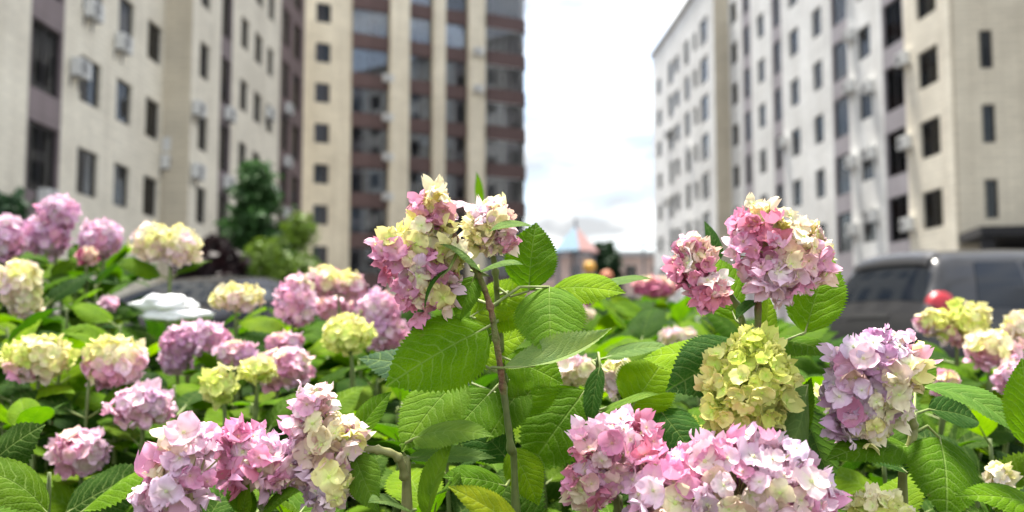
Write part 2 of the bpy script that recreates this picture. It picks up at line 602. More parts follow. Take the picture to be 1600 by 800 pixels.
# ------------------------------------------------------------------ buildings
def wall_holes(x0, x1, z0, z1, holes, depth=0.22, y=0.0):
    """front wall in the local xz plane (outside is -y) with real openings and reveals"""
    b = MB()
    hs = [h for h in holes if h[0] > x0 - 1e-6 and h[1] < x1 + 1e-6]
    xs = sorted(set([x0, x1] + [h[0] for h in hs] + [h[1] for h in hs]))
    zs = sorted(set([z0, z1] + [h[2] for h in hs] + [h[3] for h in hs]))
    for i in range(len(xs) - 1):
        for j in range(len(zs) - 1):
            cx, cz = (xs[i] + xs[i + 1]) / 2, (zs[j] + zs[j + 1]) / 2
            if any(h[0] < cx < h[1] and h[2] < cz < h[3] for h in hs):
                continue
            b.quad((xs[i], y, zs[j]), (xs[i + 1], y, zs[j]), (xs[i + 1], y, zs[j + 1]), (xs[i], y, zs[j + 1]))
    for (a, c, d, e) in hs:
        y1 = y + depth
        b.quad((a, y, d), (a, y, e), (a, y1, e), (a, y1, d))
        b.quad((c, y, d), (c, y1, d), (c, y1, e), (c, y, e))
        b.quad((a, y, d), (a, y1, d), (c, y1, d), (c, y, d))
        b.quad((a, y, e), (c, y, e), (c, y1, e), (a, y1, e))
    return b


_wc = {}


def window_meshes(w, h, nl, fm, tower=False):
    key = (round(w, 2), round(h, 2), nl, fm, tower)
    if key in _wc:
        return _wc[key]
    t = 0.06
    f = MB()
    f.box(0, w, -0.03, 0.03, 0, t); f.box(0, w, -0.03, 0.03, h - t, h)
    f.box(0, t, -0.03, 0.03, t, h - t); f.box(w - t, w, -0.03, 0.03, t, h - t)
    xs = [t + (w - 2 * t) * k / nl for k in range(nl + 1)]
    for k in range(1, nl):
        f.box(xs[k] - 0.025, xs[k] + 0.025, -0.028, 0.028, t, h - t)
    fme = f.mesh('window_frame', M[fm])
    panes = []
    for k in range(nl):
        p = MB(); p.box(xs[k] + 0.027, xs[k + 1] - 0.027, -0.006, 0.006, t + 0.002, h - t - 0.002)
        panes.append(p.mesh('pane', M['towerglass' if tower else 'glass']))
    cu = MB()
    n = 10
    cw = w * 0.46
    for k in range(n):
        xa, xb = 0.04 + cw * k / n, 0.04 + cw * (k + 1) / n
        ya, yb = 0.14 + 0.03 * (k % 2), 0.14 + 0.03 * ((k + 1) % 2)
        cu.quad((xa, ya, 0.05), (xb, yb, 0.05), (xb, yb, h - 0.02), (xa, ya, h - 0.02))
    cme = cu.mesh('curtain', M['palecurtain' if tower else 'curtain'])
    _wc[key] = (fme, panes, cme)
    return _wc[key]


rw = random.Random(3)


def put_window(parent, x0, x1, z0, z1, y=0.14, nl=2, fm='frame', curtain=0.5, tower=False):
    fme, panes, cme = window_meshes(x1 - x0, z1 - z0, nl, fm, tower)
    w = add('window', fme, parent, (x0, y, z0))
    for p in panes:
        add('pane', p, w)
    if rw.random() < curtain:
        kx = 0 if rw.random() < 0.5 else (x1 - x0) * 0.47
        o = add('curtain', cme, w, (kx, 0, 0))
        if rw.random() < 0.4:
            o.scale = (1, 1, 0.45); o.location.z = (z1 - z0) * 0.53
    return w


bac = MB()
bac.box(-0.40, 0.40, -0.30, 0, 0, 0.56); ac_me = bac.mesh('casing', M['ac'])
bac = MB()
bac.lathe([(0.22, -0.004), (0.22, -0.02), (0.19, -0.02), (0.19, -0.006)], 18, 'y', (-0.10, -0.30, 0.28))
for k in range(6):
    a = math.pi * k / 6
    bac.tube([(-0.10 - 0.19 * math.cos(a), -0.312, 0.28 - 0.19 * math.sin(a)), (-0.10 + 0.19 * math.cos(a), -0.312, 0.28 + 0.19 * math.sin(a))], 0.006, 4)
acg_me = bac.mesh('fan_grille', M['acdark'])
bac = MB()
for s in (-0.3, 0.3):
    bac.box(s - 0.02, s + 0.02, -0.36, 0.005, -0.05, -0.01); bac.box(s - 0.02, s + 0.02, -0.04, 0.004, -0.35, -0.052)
acb_me = bac.mesh('bracket', M['acdark'])


def ac_unit(p, rz, label, group):
    t = thing('air_conditioner', label, 'air conditioner', p, rz, group)
    add('casing', ac_me, t, (0, -0.06, 0)); add('fan_grille', acg_me, t, (0, -0.06, 0)); add('bracket', acb_me, t)
    return t


def block(name, label, P0, P1, deep, ztop, strips, cols, rows, side_cols=(), zbot=0.0, wall_mat_end='beige', pad=0.0):
    """box block; front from P0 to P1 (outside on the right-hand -y side). strips: (xa,xb,mat); cols: (xa,xb,kind)"""
    v = Vector((P1[0] - P0[0], P1[1] - P0[1]))
    W = v.length
    rz = math.atan2(v.y, v.x)
    t = thing(name, label, 'building', (P0[0], P0[1], 0), rz)
    holes = []
    for (xa, xb, kind) in cols:
        for zt in rows:
            h = 2.05 if kind == 'tall' else 1.5
            zz = zt + (0.2 if kind == 'tall' else 0)
            if kind != 'tall':
                holes.append((xa - pad, xb + pad, zz - h - pad * 0.6, zz))
            else:
                holes.append((xa, xb, zz - h, zz))
    for (xa, xb, mt) in strips:
        add('wall', wall_holes(xa, xb, zbot, ztop, holes).mesh('wall', M[mt]), t)
    for (xa, xb, za, zb) in holes:
        put_window(t, xa, xb, za, zb, nl=2)
    e = MB()
    e.quad((0, 0, zbot), (0, 0, ztop), (0, deep, ztop), (0, deep, zbot))
    e.quad((W, deep, zbot), (W, deep, ztop), (0, deep, ztop), (0, deep, zbot))
    add('wall', e.mesh('wall', M[wall_mat_end]), t)
    # end wall at W with its own windows
    sh = [(xa, xb, zt - 1.5, zt) for (xa, xb) in side_cols for zt in rows]
    ew = wall_holes(0, deep, zbot, ztop, sh)
    g = add('wall', ew.mesh('wall', M[wall_mat_end]), t, (W, 0, 0), R(90))
    for h in sh:
        wv = put_window(t, *h)
        wv.location = (W - 0.14, h[0], h[2]); wv.rotation_euler = (0, 0, R(90))
    r = MB(); r.box(-0.15, W + 0.15, -0.15, deep + 0.15, ztop + 0.002, ztop + 0.5)
    add('roof', r.mesh('roof', M['roofing']), t)
    pt = MB(); pt.quad((0.3, 2.2, zbot), (W - 0.3, 2.2, zbot), (W - 0.3, 2.2, ztop - 0.1), (0.3, 2.2, ztop - 0.1))
    add('inner_partition', pt.mesh('inner_partition', M['room']), t)
    return t, rz, W


def px_on(P0, P1, px):
    """distance along P0->P1 where the picture column px crosses it"""
    k = (px - 800) / FPX
    d = Vector((P1[0] - P0[0], P1[1] - P0[1])); L = d.length; d /= L
    return (k * P0[1] - P0[0]) / (d.x - k * d.y)


def frame_pt(P0, rz, x, y, z):
    return (P0[0] + x * math.cos(rz) - y * math.sin(rz), P0[1] + x * math.sin(rz) + y * math.cos(rz), z)


ROWS = [6.75 + 3 * k for k in range(8)]
# left block, near section (front faces +X)
A0, A1 = (-13.8, 20.0), (-13.8, 37.6)
ca = lambda px: px_on(A0, A1, px)
xa, xb = ca(32), ca(84)
ta, rza, _ = block('apartment_building', 'cream apartment block with lilac balcony strip and small air conditioners beside its windows', A0, A1, 12, 30.5,
      [(0, xa - 0.02, 'cream'), (xa - 0.02, xb + 0.05, 'lilac'), (xb + 0.05, 17.6, 'cream')],
      [(xa + 0.06, xb - 0.04, 'tall'), (ca(113), ca(147), 'n'), (ca(172), ca(197), 'n'), (ca(219), ca(242), 'n')], ROWS)
for (px, row, dz) in ((104, 1, -0.35), (172, 2, -1.55), (122, 2, -1.2), (251, 1, -1.25), (249, 0, 1.05), (60, 0, -1.75)):
    ac_unit(frame_pt(A0, rza, ca(px), 0, ROWS[row] + dz - 0.55), rza, 'white air conditioner bracketed to the near cream facade with the lilac strip', 'air conditioners on the near cream facade')
# left block, projecting section
B0, B1 = (-12.7, 37.62), (-12.7, 58.0)
cb = lambda px: px_on(B0, B1, px)
xs1, xs2, xe = cb(336), cb(354), cb(431)
tb, rzb, _ = block('apartment_building', 'cream projecting apartment wing behind the dark conifer, ending in a brown strip', B0, B1, 13, 30.5,
      [(0, xs1, 'cream'), (xs1, xs2, 'lilac'), (xs2, xe, 'cream'), (xe, 20.38, 'brown')],
      [(cb(303), cb(319), 'n'), (xs1 + 0.1, xs2 - 0.1, 'tall'), (cb(368), cb(381), 'n'), (cb(390), cb(403), 'n'), (cb(411), cb(421), 'n'),
       (cb(434), cb(446), 'tall'), (cb(452), cb(464), 'tall')], ROWS, wall_mat_end='beige')
for (px, row, dz) in ((296, 1, 0.2), (297, 0, 0.7), (346, 1, 0.95), (347, 0, 0.9), (405, 1, -0.5), (408, 0, -0.3), (411, 2, -0.4), (420, 1, -1.3), (441, 1, 0.8), (441, 0, 0.9), (441, 2, 0.8)):
    ac_unit(frame_pt(B0, rzb, cb(px), 0, ROWS[row] + dz - 0.5), rzb, 'white air conditioner on the projecting cream wing behind the conifer', 'air conditioners on the projecting wing')

# far tower with red-brown balconies
T0, T1 = (-15.3, 69.0), (1.05, 77.6)
ct = lambda px: px_on(T0, T1, px)
tv = Vector((T1[0] - T0[0], T1[1] - T0[1])); TW = tv.length; rzt = math.atan2(tv.y, tv.x)
tt = thing('apartment_tower', 'tall beige apartment tower with red-brown balcony bands and pale pillars', 'building', (*T0, 0), rzt)
TROWS = [7.06 + 3.0 * k for k in range(-1, 9)]
TTOP = 34.0
w0, w1 = ct(487), ct(511)
hb = [(w0, w1, zt - 1.45, zt) for zt in TROWS]
add('wall', wall_holes(-3.0, ct(545), 0, TTOP, hb).mesh('wall', M['yellowish']), tt)
for h in hb:
    put_window(tt, *h, nl=2)
back = MB(); back.box(ct(545), TW, 2.3, 12, 0, TTOP)
add('core', back.mesh('core', M['brown']), tt)
pe = MB(); pe.quad((-3, 0, 0), (-3, 0, TTOP), (-3, 12, TTOP), (-3, 12, 0)); pe.quad((ct(545), 0, 0), (ct(545), 2.3, 0), (ct(545), 2.3, TTOP), (ct(545), 0, TTOP))
add('wall', pe.mesh('wall', M['yellowish']), tt)
r = MB(); r.box(-3.2, TW + 0.3, -0.6, 12.2, TTOP + 0.01, TTOP + 0.6); add('roof', r.mesh('roof', M['roofing']), tt)
for (pa, pb) in ((603, 633), (671, 690), (727, 753)):
    p = MB(); p.box(ct(pa), ct(pb), -0.55, 2.29, 0, TTOP)
    add('pillar', p.mesh('pillar', M['yellowish']), tt)
for bi, (pa, pb, nl) in enumerate(((545, 603, 5), (633, 671, 3), (690, 727, 3))):
    x0, x1 = ct(pa) + 0.01, ct(pb) - 0.01
    bm = MB(); bm.box(x0, x1, -0.2, 0.15, 0, 1.08); band = bm.mesh('parapet', M['redbrown'])
    bm = MB(); bm.box(x0, x1, 0.152, 2.28, 0, 0.2); slab = bm.mesh('floor_slab', M['kerb'])
    for zt in TROWS:
        add('parapet', band, tt, (0, 0, zt - 3.0))
        add('floor_slab', slab, tt, (0, 0, zt - 3.0))
        put_window(tt, x0, x1, zt - 1.918, zt - 0.002, y=-0.02, nl=nl, fm='frame', curtain=0.85, tower=True)
# end balconies: wrap round the tower's free corner with a rounded parapet
x0, x1 = ct(754), ct(821)


def rounded_plan(x0, x1, y0, y1, r, n=6):
    pts = [(x0, y0)]
    for k in range(n + 1):
        a = -math.pi / 2 + math.pi / 2 * k / n
        pts.append((x1 - r + r * math.cos(a), y0 + r + r * math.sin(a)))
    pts.append((x1, y1))
    return pts


pl = rounded_plan(x0, x1, -0.75, 2.28, 0.8)


def strip(pl, z0, z1, th, mat, name, lid=False):
    m = MB()
    n = len(pl)
    inn = []
    for k, (x, y) in enumerate(pl):
        a = pl[max(k - 1, 0)]; c = pl[min(k + 1, n - 1)]
        d = Vector((c[0] - a[0], c[1] - a[1])).normalized()
        inn.append((x - d.y * th, y + d.x * th))
    for k in range(n - 1):
        (xa_, ya_), (xb_, yb_) = pl[k], pl[k + 1]
        (xc_, yc_), (xd_, yd_) = inn[k], inn[k + 1]
        m.quad((xa_, ya_, z0), (xb_, yb_, z0), (xb_, yb_, z1), (xa_, ya_, z1))
        m.quad((xd_, yd_, z0), (xc_, yc_, z0), (xc_, yc_, z1), (xd_, yd_, z1))
        m.quad((xa_, ya_, z1), (xb_, yb_, z1), (xd_, yd_, z1), (xc_, yc_, z1))
        m.quad((xb_, yb_, z0), (xa_, ya_, z0), (xc_, yc_, z0), (xd_, yd_, z0))
    if lid:
        i = len(m.v)
        m.v += [(x, y, z0 + 0.05) for (x, y) in inn] + [(inn[0][0], inn[-1][1], z0 + 0.05)]
        m.f.append(tuple(range(i, len(m.v))))
    return m.mesh(name, M[mat])


par = strip(pl, 0, 1.08, 0.15, 'redbrown', 'parapet', True)
gl_pl = rounded_plan(x0, x1 - 0.12, -0.63, 2.28, 0.7)
glz = strip(gl_pl, 1.082, 2.998, 0.012, 'towerglass', 'balcony_glazing')
mul = MB()
for k in range(6):
    xx = x0 + (x1 - x0 - 0.9) * k / 5
    mul.box(xx - 0.03, xx + 0.03, -0.66, -0.60, 1.082, 2.998)
mul.box(x0, x1 - 0.85, -0.665, -0.595, 2.92, 2.995)
mulm = mul.mesh('mullions', M['whiteframe'])
for zt in TROWS:
    add('parapet', par, tt, (0, 0, zt - 3.0))
    g = add('balcony_glazing', glz, tt, (0, 0, zt - 3.0))
    add('mullions', mulm, g)
for (px, row) in ((600, 6), (600, 5), (601, 4), (601, 3), (600, 2), (740, 7), (740, 6)):
    ac_unit(frame_pt(T0, rzt, ct(px), -0.56 if px > 605 else -0.21, TROWS[row] - 2.4), rzt, 'white air conditioner on the beige tower with red-brown balconies', 'air conditioners on the tower')

# right block (front faces -X, runs from far to near)
R0, R1 = (16.0, 69.9), (17.58, 38.0)
cr_ = lambda px: px_on(R0, R1, px)
RW = (Vector(R1) - Vector(R0)).length
sA, sB, sC, sD = cr_(1309), cr_(1335), cr_(1390), cr_(1425)
tr_, rzr, _ = block('apartment_building', 'pale grey apartment block with grey-lilac window strips behind the parked grey car', R0, R1, 14, 30.5,
      [(0, cr_(1167), 'pale'), (cr_(1167), cr_(1181), 'greylilac'), (cr_(1181), cr_(1214), 'pale'), (cr_(1214), cr_(1230), 'greylilac'), (cr_(1230), sA, 'pale'),
       (sA, sB, 'greylilac'), (sB, sC, 'pale'), (sC, sD, 'greylilac'), (sD, RW, 'cream')],
      [(cr_(1149), cr_(1158), 'n'), (cr_(1169), cr_(1179), 'tall'), (cr_(1192), cr_(1201), 'n'), (cr_(1216), cr_(1228), 'tall'), (cr_(1243), cr_(1255), 'n'),
       (cr_(1280), cr_(1292), 'n'), (sA + 0.1, sB - 0.1, 'tall'), (cr_(1352), cr_(1369), 'n'), (sC + 0.1, sD - 0.1, 'tall'), (cr_(1448), cr_(1475), 'n')],
      ROWS, pad=0.16)
for i, (px, row, dz) in enumerate(((1340, 0, -0.6), (1341, 1, -0.2), (1341, 2, 0.6), (1372, 1, -0.2), (1372, 2, 0.0), (1372, 0, -0.2), (1428, 0, -1.0), (1428, 1, -0.4), (1429, 2, 0.3), (1343, 3, 0.2),
                      (1233, 2, -0.2), (1160, 1, -0.4), (1336, 4, 0.1))):
    ac_unit(frame_pt(R0, rzr, cr_(px), 0, ROWS[row] + dz - 0.5), rzr, 'white air conditioner on the pale grey facade behind the parked grey car', 'air conditioners on the pale facade')
# projecting end stair tower of the right block, raised on a dark undercroft
E0, E1 = (17.66, 37.95), (24.5, 36.6)
ce = lambda px: px_on(E0, E1, px)
EV = Vector(E1) - Vector(E0); EW = EV.length; rze = math.atan2(EV.y, EV.x)
te = thing('apartment_building', 'beige end block with one column of narrow windows over a dark undercroft', 'building', (*E0, 0), rze)
eh = [(ce(1545), ce(1566), zt - 1.55, zt) for zt in [6.85 + 3 * k for k in range(8)]]
eh += [(ce(1545) + 3.2, ce(1566) + 3.2, zt - 1.55, zt) for zt in [6.85 + 3 * k for k in range(8)]]
add('wall', wall_holes(0, EW, 4.7, 30.6, eh).mesh('wall', M['beige']), te)
for h in eh:
    put_window(te, *h, nl=1)
ebx = MB()
ebx.quad((0, 0, 4.7), (0, 0, 30.6), (0, 1.9, 30.6), (0, 1.9, 4.7))
ebx.quad((EW, 0, 4.7), (EW, 2, 4.7), (EW, 2, 30.6), (EW, 0, 30.6))
ebx.quad((0, 1.9, 4.7), (0, 1.9, 30.6), (EW, 2, 30.6), (EW, 2, 4.7))
add('wall', ebx.mesh('wall', M['beige']), te)
er = MB(); er.box(-0.1, EW + 0.1, -0.1, 2.1, 30.602, 31.1); add('roof', er.mesh('roof', M['roofing']), te)
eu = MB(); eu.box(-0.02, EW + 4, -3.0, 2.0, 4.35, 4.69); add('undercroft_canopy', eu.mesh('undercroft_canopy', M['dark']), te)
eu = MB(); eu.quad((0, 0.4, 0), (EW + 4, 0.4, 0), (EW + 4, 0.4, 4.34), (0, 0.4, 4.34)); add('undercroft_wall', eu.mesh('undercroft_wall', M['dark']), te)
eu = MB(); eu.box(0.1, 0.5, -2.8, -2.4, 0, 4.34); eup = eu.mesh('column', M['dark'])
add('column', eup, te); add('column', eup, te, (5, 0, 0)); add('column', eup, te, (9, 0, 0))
# far right block
F0, F1 = (13.75, 93.0), (14.9, 69.88)
cf = lambda px: px_on(F0, F1, px)
FW = (Vector(F1) - Vector(F0)).length
tf, rzf, _ = block('apartment_building', 'grey apartment block standing farthest down the yard, stepped out past the pale one', F0, F1, 12, 27.6,
      [(0, FW, 'pale')], [(cf(1030), cf(1037), 'n'), (cf(1048), cf(1056), 'tall'), (cf(1058), cf(1066), 'n'), (cf(1074), cf(1082), 'tall'), (cf(1088), cf(1094), 'n'), (cf(1099), cf(1112), 'tall')],
      [6.75 + 3 * k for k in range(7)])
for i in range(5):
    ac_unit(frame_pt(F0, rzf, cf(1042 + 30 * (i % 2) + (i * 7) % 11), 0, ROWS[i % 6] - 0.4), rzf, 'white air conditioner on the farthest grey block', 'air conditioners on the farthest block')

# low pink building beyond the playground
lb = thing('low_building', 'low pink plastered building with grey roof beyond the playground', 'building', (1.5, 112, 0))
lw = [(2 + 3.2 * k, 3.4 + 3.2 * k, 7.0, 8.6) for k in range(5)] + [(2 + 3.2 * k, 3.4 + 3.2 * k, 3.4, 5.0) for k in range(5)]
add('wall', wall_holes(0, 18, 0, 9.6, lw).mesh('wall', M['pinkwall']), lb)
for h in lw:
    put_window(lb, *h, nl=2, fm='whiteframe')
m = MB(); m.quad((0, 0, 0), (0, 0, 9.6), (0, 9, 9.6), (0, 9, 0)); m.quad((18, 0, 0), (18, 9, 0), (18, 9, 9.6), (18, 0, 9.6)); m.quad((0, 9, 0), (0, 9, 9.6), (18, 9, 9.6), (18, 9, 0))
add('wall', m.mesh('wall', M['pinkwall']), lb)
m = MB(); m.box(-0.3, 18.3, -0.4, 9.3, 9.61, 10.2); add('roof', m.mesh('roof', M['greyroof']), lb)


# ------------------------------------------------------------------ trees
def leaf_cloud(n, sampler, size, rng, elong=1.6):
    b = MB()
    for _ in range(n):
        p, nrm = sampler(rng)
        d = Vector((rng.gauss(0, 1), rng.gauss(0, 1), rng.gauss(0, 1))) * 0.6 + Vector(nrm)
        d.normalize()
        a = d.cross(Vector((rng.gauss(0, 1), rng.gauss(0, 1), rng.gauss(0, 1)))).normalized()
        c = d.cross(a)
        s = size * rng.uniform(0.6, 1.35)
        i = len(b.v)
        p = Vector(p)
        b.v += [tuple(p - a * s * elong * 0.5), tuple(p + c * s * 0.5 - d * s * 0.1), tuple(p + a * s * elong * 0.5 - d * s * 0.3), tuple(p - c * s * 0.5 - d * s * 0.1)]
        b.f.append((i, i + 1, i + 2, i + 3))
    return b


def conifer(loc, H, rad, label, mat='conifer', n=5200, seed=1, power=0.9, leafsize=0.10):
    rng = random.Random(seed)
    t = thing('conifer_tree', label, 'tree', loc)
    tk = MB(); tk.tube([(0, 0, 0), (0.02, 0, H * 0.5), (0, 0.01, H * 0.97)], [0.035 * H * 0.5, 0.02 * H * 0.5, 0.004 * H], 8)
    nb = 46
    br = []
    for k in range(nb):
        z = H * (0.08 + 0.88 * (k / nb))
        a = k * 2.4 + rng.uniform(-.3, .3)
        l = rad * ((1 - z / H) ** power) * rng.uniform(0.7, 1.2) + 0.04
        br.append((z, a, l))
        tk.tube([(0, 0, z), (l * 0.5 * math.cos(a), l * 0.5 * math.sin(a), z + 0.05 * l), (l * math.cos(a), l * math.sin(a), z + 0.22 * l)], [0.018, 0.012, 0.004], 5)
    add('trunk', tk.mesh('trunk', M['bark'], True), t)

    def samp(r):
        z, a, l = br[min(int(r.random() ** 1.35 * nb), nb - 1)]
        f = r.random() ** 0.6
        w = 0.10 + 0.16 * l * (1 - f * 0.6)
        p = Vector((l * f * math.cos(a), l * f * math.sin(a), z + 0.22 * l * f * f)) + Vector((r.gauss(0, w), r.gauss(0, w), r.gauss(0, w * 0.6)))
        return p, (math.cos(a) * 0.6, math.sin(a) * 0.6, 0.6)
    cr = add('crown', leaf_cloud(n, samp, leafsize, rng, 2.2).mesh('crown', M[mat]), t)
    return t


def shrub(name, loc, rx, H, label, mat, n=3000, seed=1, leafsize=0.09, cat='shrub', lobes=9):
    rng = random.Random(seed)
    t = thing(name, label, cat, loc)
    tk = MB()
    lob = []
    for k in range(lobes):
        a = k * 2.4; rr = rx * 0.62 * math.sqrt((k + 0.5) / lobes)
        z = H * rng.uniform(0.35, 0.82)
        c = Vector((rr * math.cos(a), rr * math.sin(a), z))
        lob.append((c, rng.uniform(0.26, 0.42) * rx + 0.05 * H))
        tk.tube([(0.02 * math.cos(a), 0.02 * math.sin(a), 0), tuple(c * 0.55 + Vector((0, 0, 0))), tuple(c)], [0.03, 0.02, 0.008], 5)
    add('trunk', tk.mesh('trunk', M['bark'], True), t)

    def samp(r):
        c, q = lob[r.randrange(lobes)]
        d = Vector((r.gauss(0, 1), r.gauss(0, 1), r.gauss(0, 1) * 1.2)).normalized()
        p = c + d * q * (r.random() ** 0.4) * r.uniform(0.8, 1.15)
        p.z = max(p.z, 0.05)
        return p, d
    add('crown', leaf_cloud(n, samp, leafsize, rng).mesh('crown', M[mat]), t)
    return t


def gpos(px, d):
    return ((px - 800) / FPX * d, d, 0.0)


conifer(gpos(394, 24.0), 5.3, 1.6, 'dark green pointed conifer before the cream projecting wing', seed=4, power=0.95, n=13000, leafsize=0.09)
shrub('shrub', gpos(444, 22.5), 1.05, 3.9, 'yellow-green leafy shrub beside the dark conifer', 'lime', n=4200, seed=8, leafsize=0.10)
shrub('shrub', gpos(420, 22.0), 0.6, 2.1, 'mid green low shrub in front of the dark conifer', 'lime', n=2600, seed=18, leafsize=0.09)
shrub('shrub', gpos(322, 20.5), 0.72, 3.3, 'dark maroon leaved shrub left of the dark conifer', 'maroon', n=9000, seed=9, leafsize=0.16, lobes=15)
shrub('shrub', gpos(346, 19.0), 0.6, 2.5, 'blackish maroon shrub right behind the parked black car', 'maroon', n=3600, seed=19, leafsize=0.12)
conifer(gpos(2, 14.0), 2.9, 0.55, 'dark green narrow thuja beside the lilac balcony strip', mat='thuja', seed=5, n=6500, power=0.5, leafsize=0.075)
for i, (px, d, H, rr) in enumerate(((936, 60, 6.6, 0.75), (952, 62, 6.9, 0.9), (961, 58, 5.8, 0.6))):
    conifer(gpos(px, d), H, rr, 'small dark conifer in the row beside the blue and pink playground tower', mat='thuja', seed=30 + i, n=1500, power=0.55, leafsize=0.22)['group'] = 'conifers beside the playground'
shrub('shrub', gpos(1025, 48), 0.7, 4.4, 'dull green bush in front of the farthest grey block', 'conifer', n=2200, seed=12, leafsize=0.16)

# ------------------------------------------------------------------ playground tower, fence
pg = thing('playground_tower', 'playground tower with blue and pink pyramid roof and orange slide', 'playground', gpos(900, 48), R(50))
W_ = 0.62
for sx in (-1, 1):
    for sy in (-1, 1):
        p = MB(); p.box(sx * W_ - 0.07, sx * W_ + 0.07, sy * W_ - 0.07, sy * W_ + 0.07, 0, 4.85)
        add('post', p.mesh('post', M['post']), pg)
p = MB(); p.box(-W_ - 0.05, W_ + 0.05, -W_ - 0.05, W_ + 0.05, 1.9, 2.05); add('platform', p.mesh('platform', M['pred']), pg)
for k, (a, mt) in enumerate(((0, 'ppink'), (90, 'pblue'), (180, 'ppink'), (270, 'pblue'))):
    p = MB()
    e = 0.82
    i = 0
    p.v += [(-e, -e, 4.85), (e, -e, 4.85), (0, 0, 6.15), (-e, -e, 4.78), (e, -e, 4.78), (0, 0, 6.08)]
    p.f += [(0, 1, 2), (5, 4, 3), (0, 3, 4, 1)]
    add('roof_panel', p.mesh('roof_panel', M[mt]), pg, rot=R(a))
p = MB(); p.tube([(0, 0, 6.1), (0, 0, 6.5)], [0.07, 0.05], 8); add('finial', p.mesh('finial', M['post']), pg)
for k, (a, mt) in enumerate(((0, 'pred'), (90, 'pyellow'), (180, 'pred'))):
    p = MB(); p.box(-W_ + 0.09, W_ - 0.09, -W_ - 0.03, -W_ + 0.03, 2.1, 3.1)
    add('side_panel', p.mesh('side_panel', M[mt]), pg, rot=R(a))
p = MB()
prev = None
for k in range(13):
    t_ = k / 12
    x = W_ + 3.2 * t_; z = 2.0 - 1.75 * (t_ * 0.9 + 0.1 * math.sin(t_ * 6.28) * 0.3)
    sec = [(x, -0.4, z + 0.35), (x, -0.4, z), (x, 0.4, z), (x, 0.4, z + 0.35)]
    if prev:
        for j in range(3):
            p.quad(prev[j], sec[j], sec[j + 1], prev[j + 1])
    prev = sec
add('slide', p.mesh('slide', M['porange']), pg)
p = MB(); p.lathe([(0.02, 3.7), (0.26, 3.78), (0.32, 4.0), (0.22, 4.24), (0.02, 4.3)], 14); yb = thing('play_dome', 'yellow play climbing dome on a post beside the playground tower', 'playground', gpos(921, 47))
add('dome', p.mesh('dome', M['pyellow'], True), yb)
p = MB(); p.tube([(0, 0, 0), (0, 0, 3.65)], 0.07, 8); add('post', p.mesh('post', M['post']), yb)
p = MB(); p.lathe([(0.02, 3.2), (0.26, 3.28), (0.32, 3.5), (0.22, 3.72), (0.02, 3.8)], 14); ob = thing('play_dome', 'orange-red play climbing dome on a post next to the yellow one', 'playground', gpos(948, 46))
add('dome', p.mesh('dome', M['porange'], True), ob)
p = MB(); p.tube([(0, 0, 0), (0, 0, 3.15)], 0.07, 8); add('post', p.mesh('post', M['post']), ob)

fx0, fx1, fy = 4.5, 13.5, 66.0
fn = thing('sports_fence', 'tall grey metal mesh fence between the playground and the grey block', 'fence', (fx0, fy, 0))
fm_ = MB(); fm_.tube([(0, 0, 0), (0, 0, 7.0)], 0.06, 6); fpm = fm_.mesh('post', M['fence'])
for k in range(5):
    add('post', fpm, fn, ((fx1 - fx0) * k / 4, 0, 0))
for z in (0.3, 3.4, 6.95):
    fm_ = MB(); fm_.tube([(0, -0.07, z), (fx1 - fx0, -0.07, z)], 0.04, 6); add('rail', fm_.mesh('rail', M['fence']), fn)
fm_ = MB()
for k in range(60):
    x = (fx1 - fx0) * (k + 0.5) / 60
    fm_.tube([(x, -0.05, 0.2), (x, -0.05, 6.95)], 0.012, 3, False)
wire = add('wire_mesh', fm_.mesh('wire_mesh', M['fence']), fn)
wire['kind'] = 'stuff'


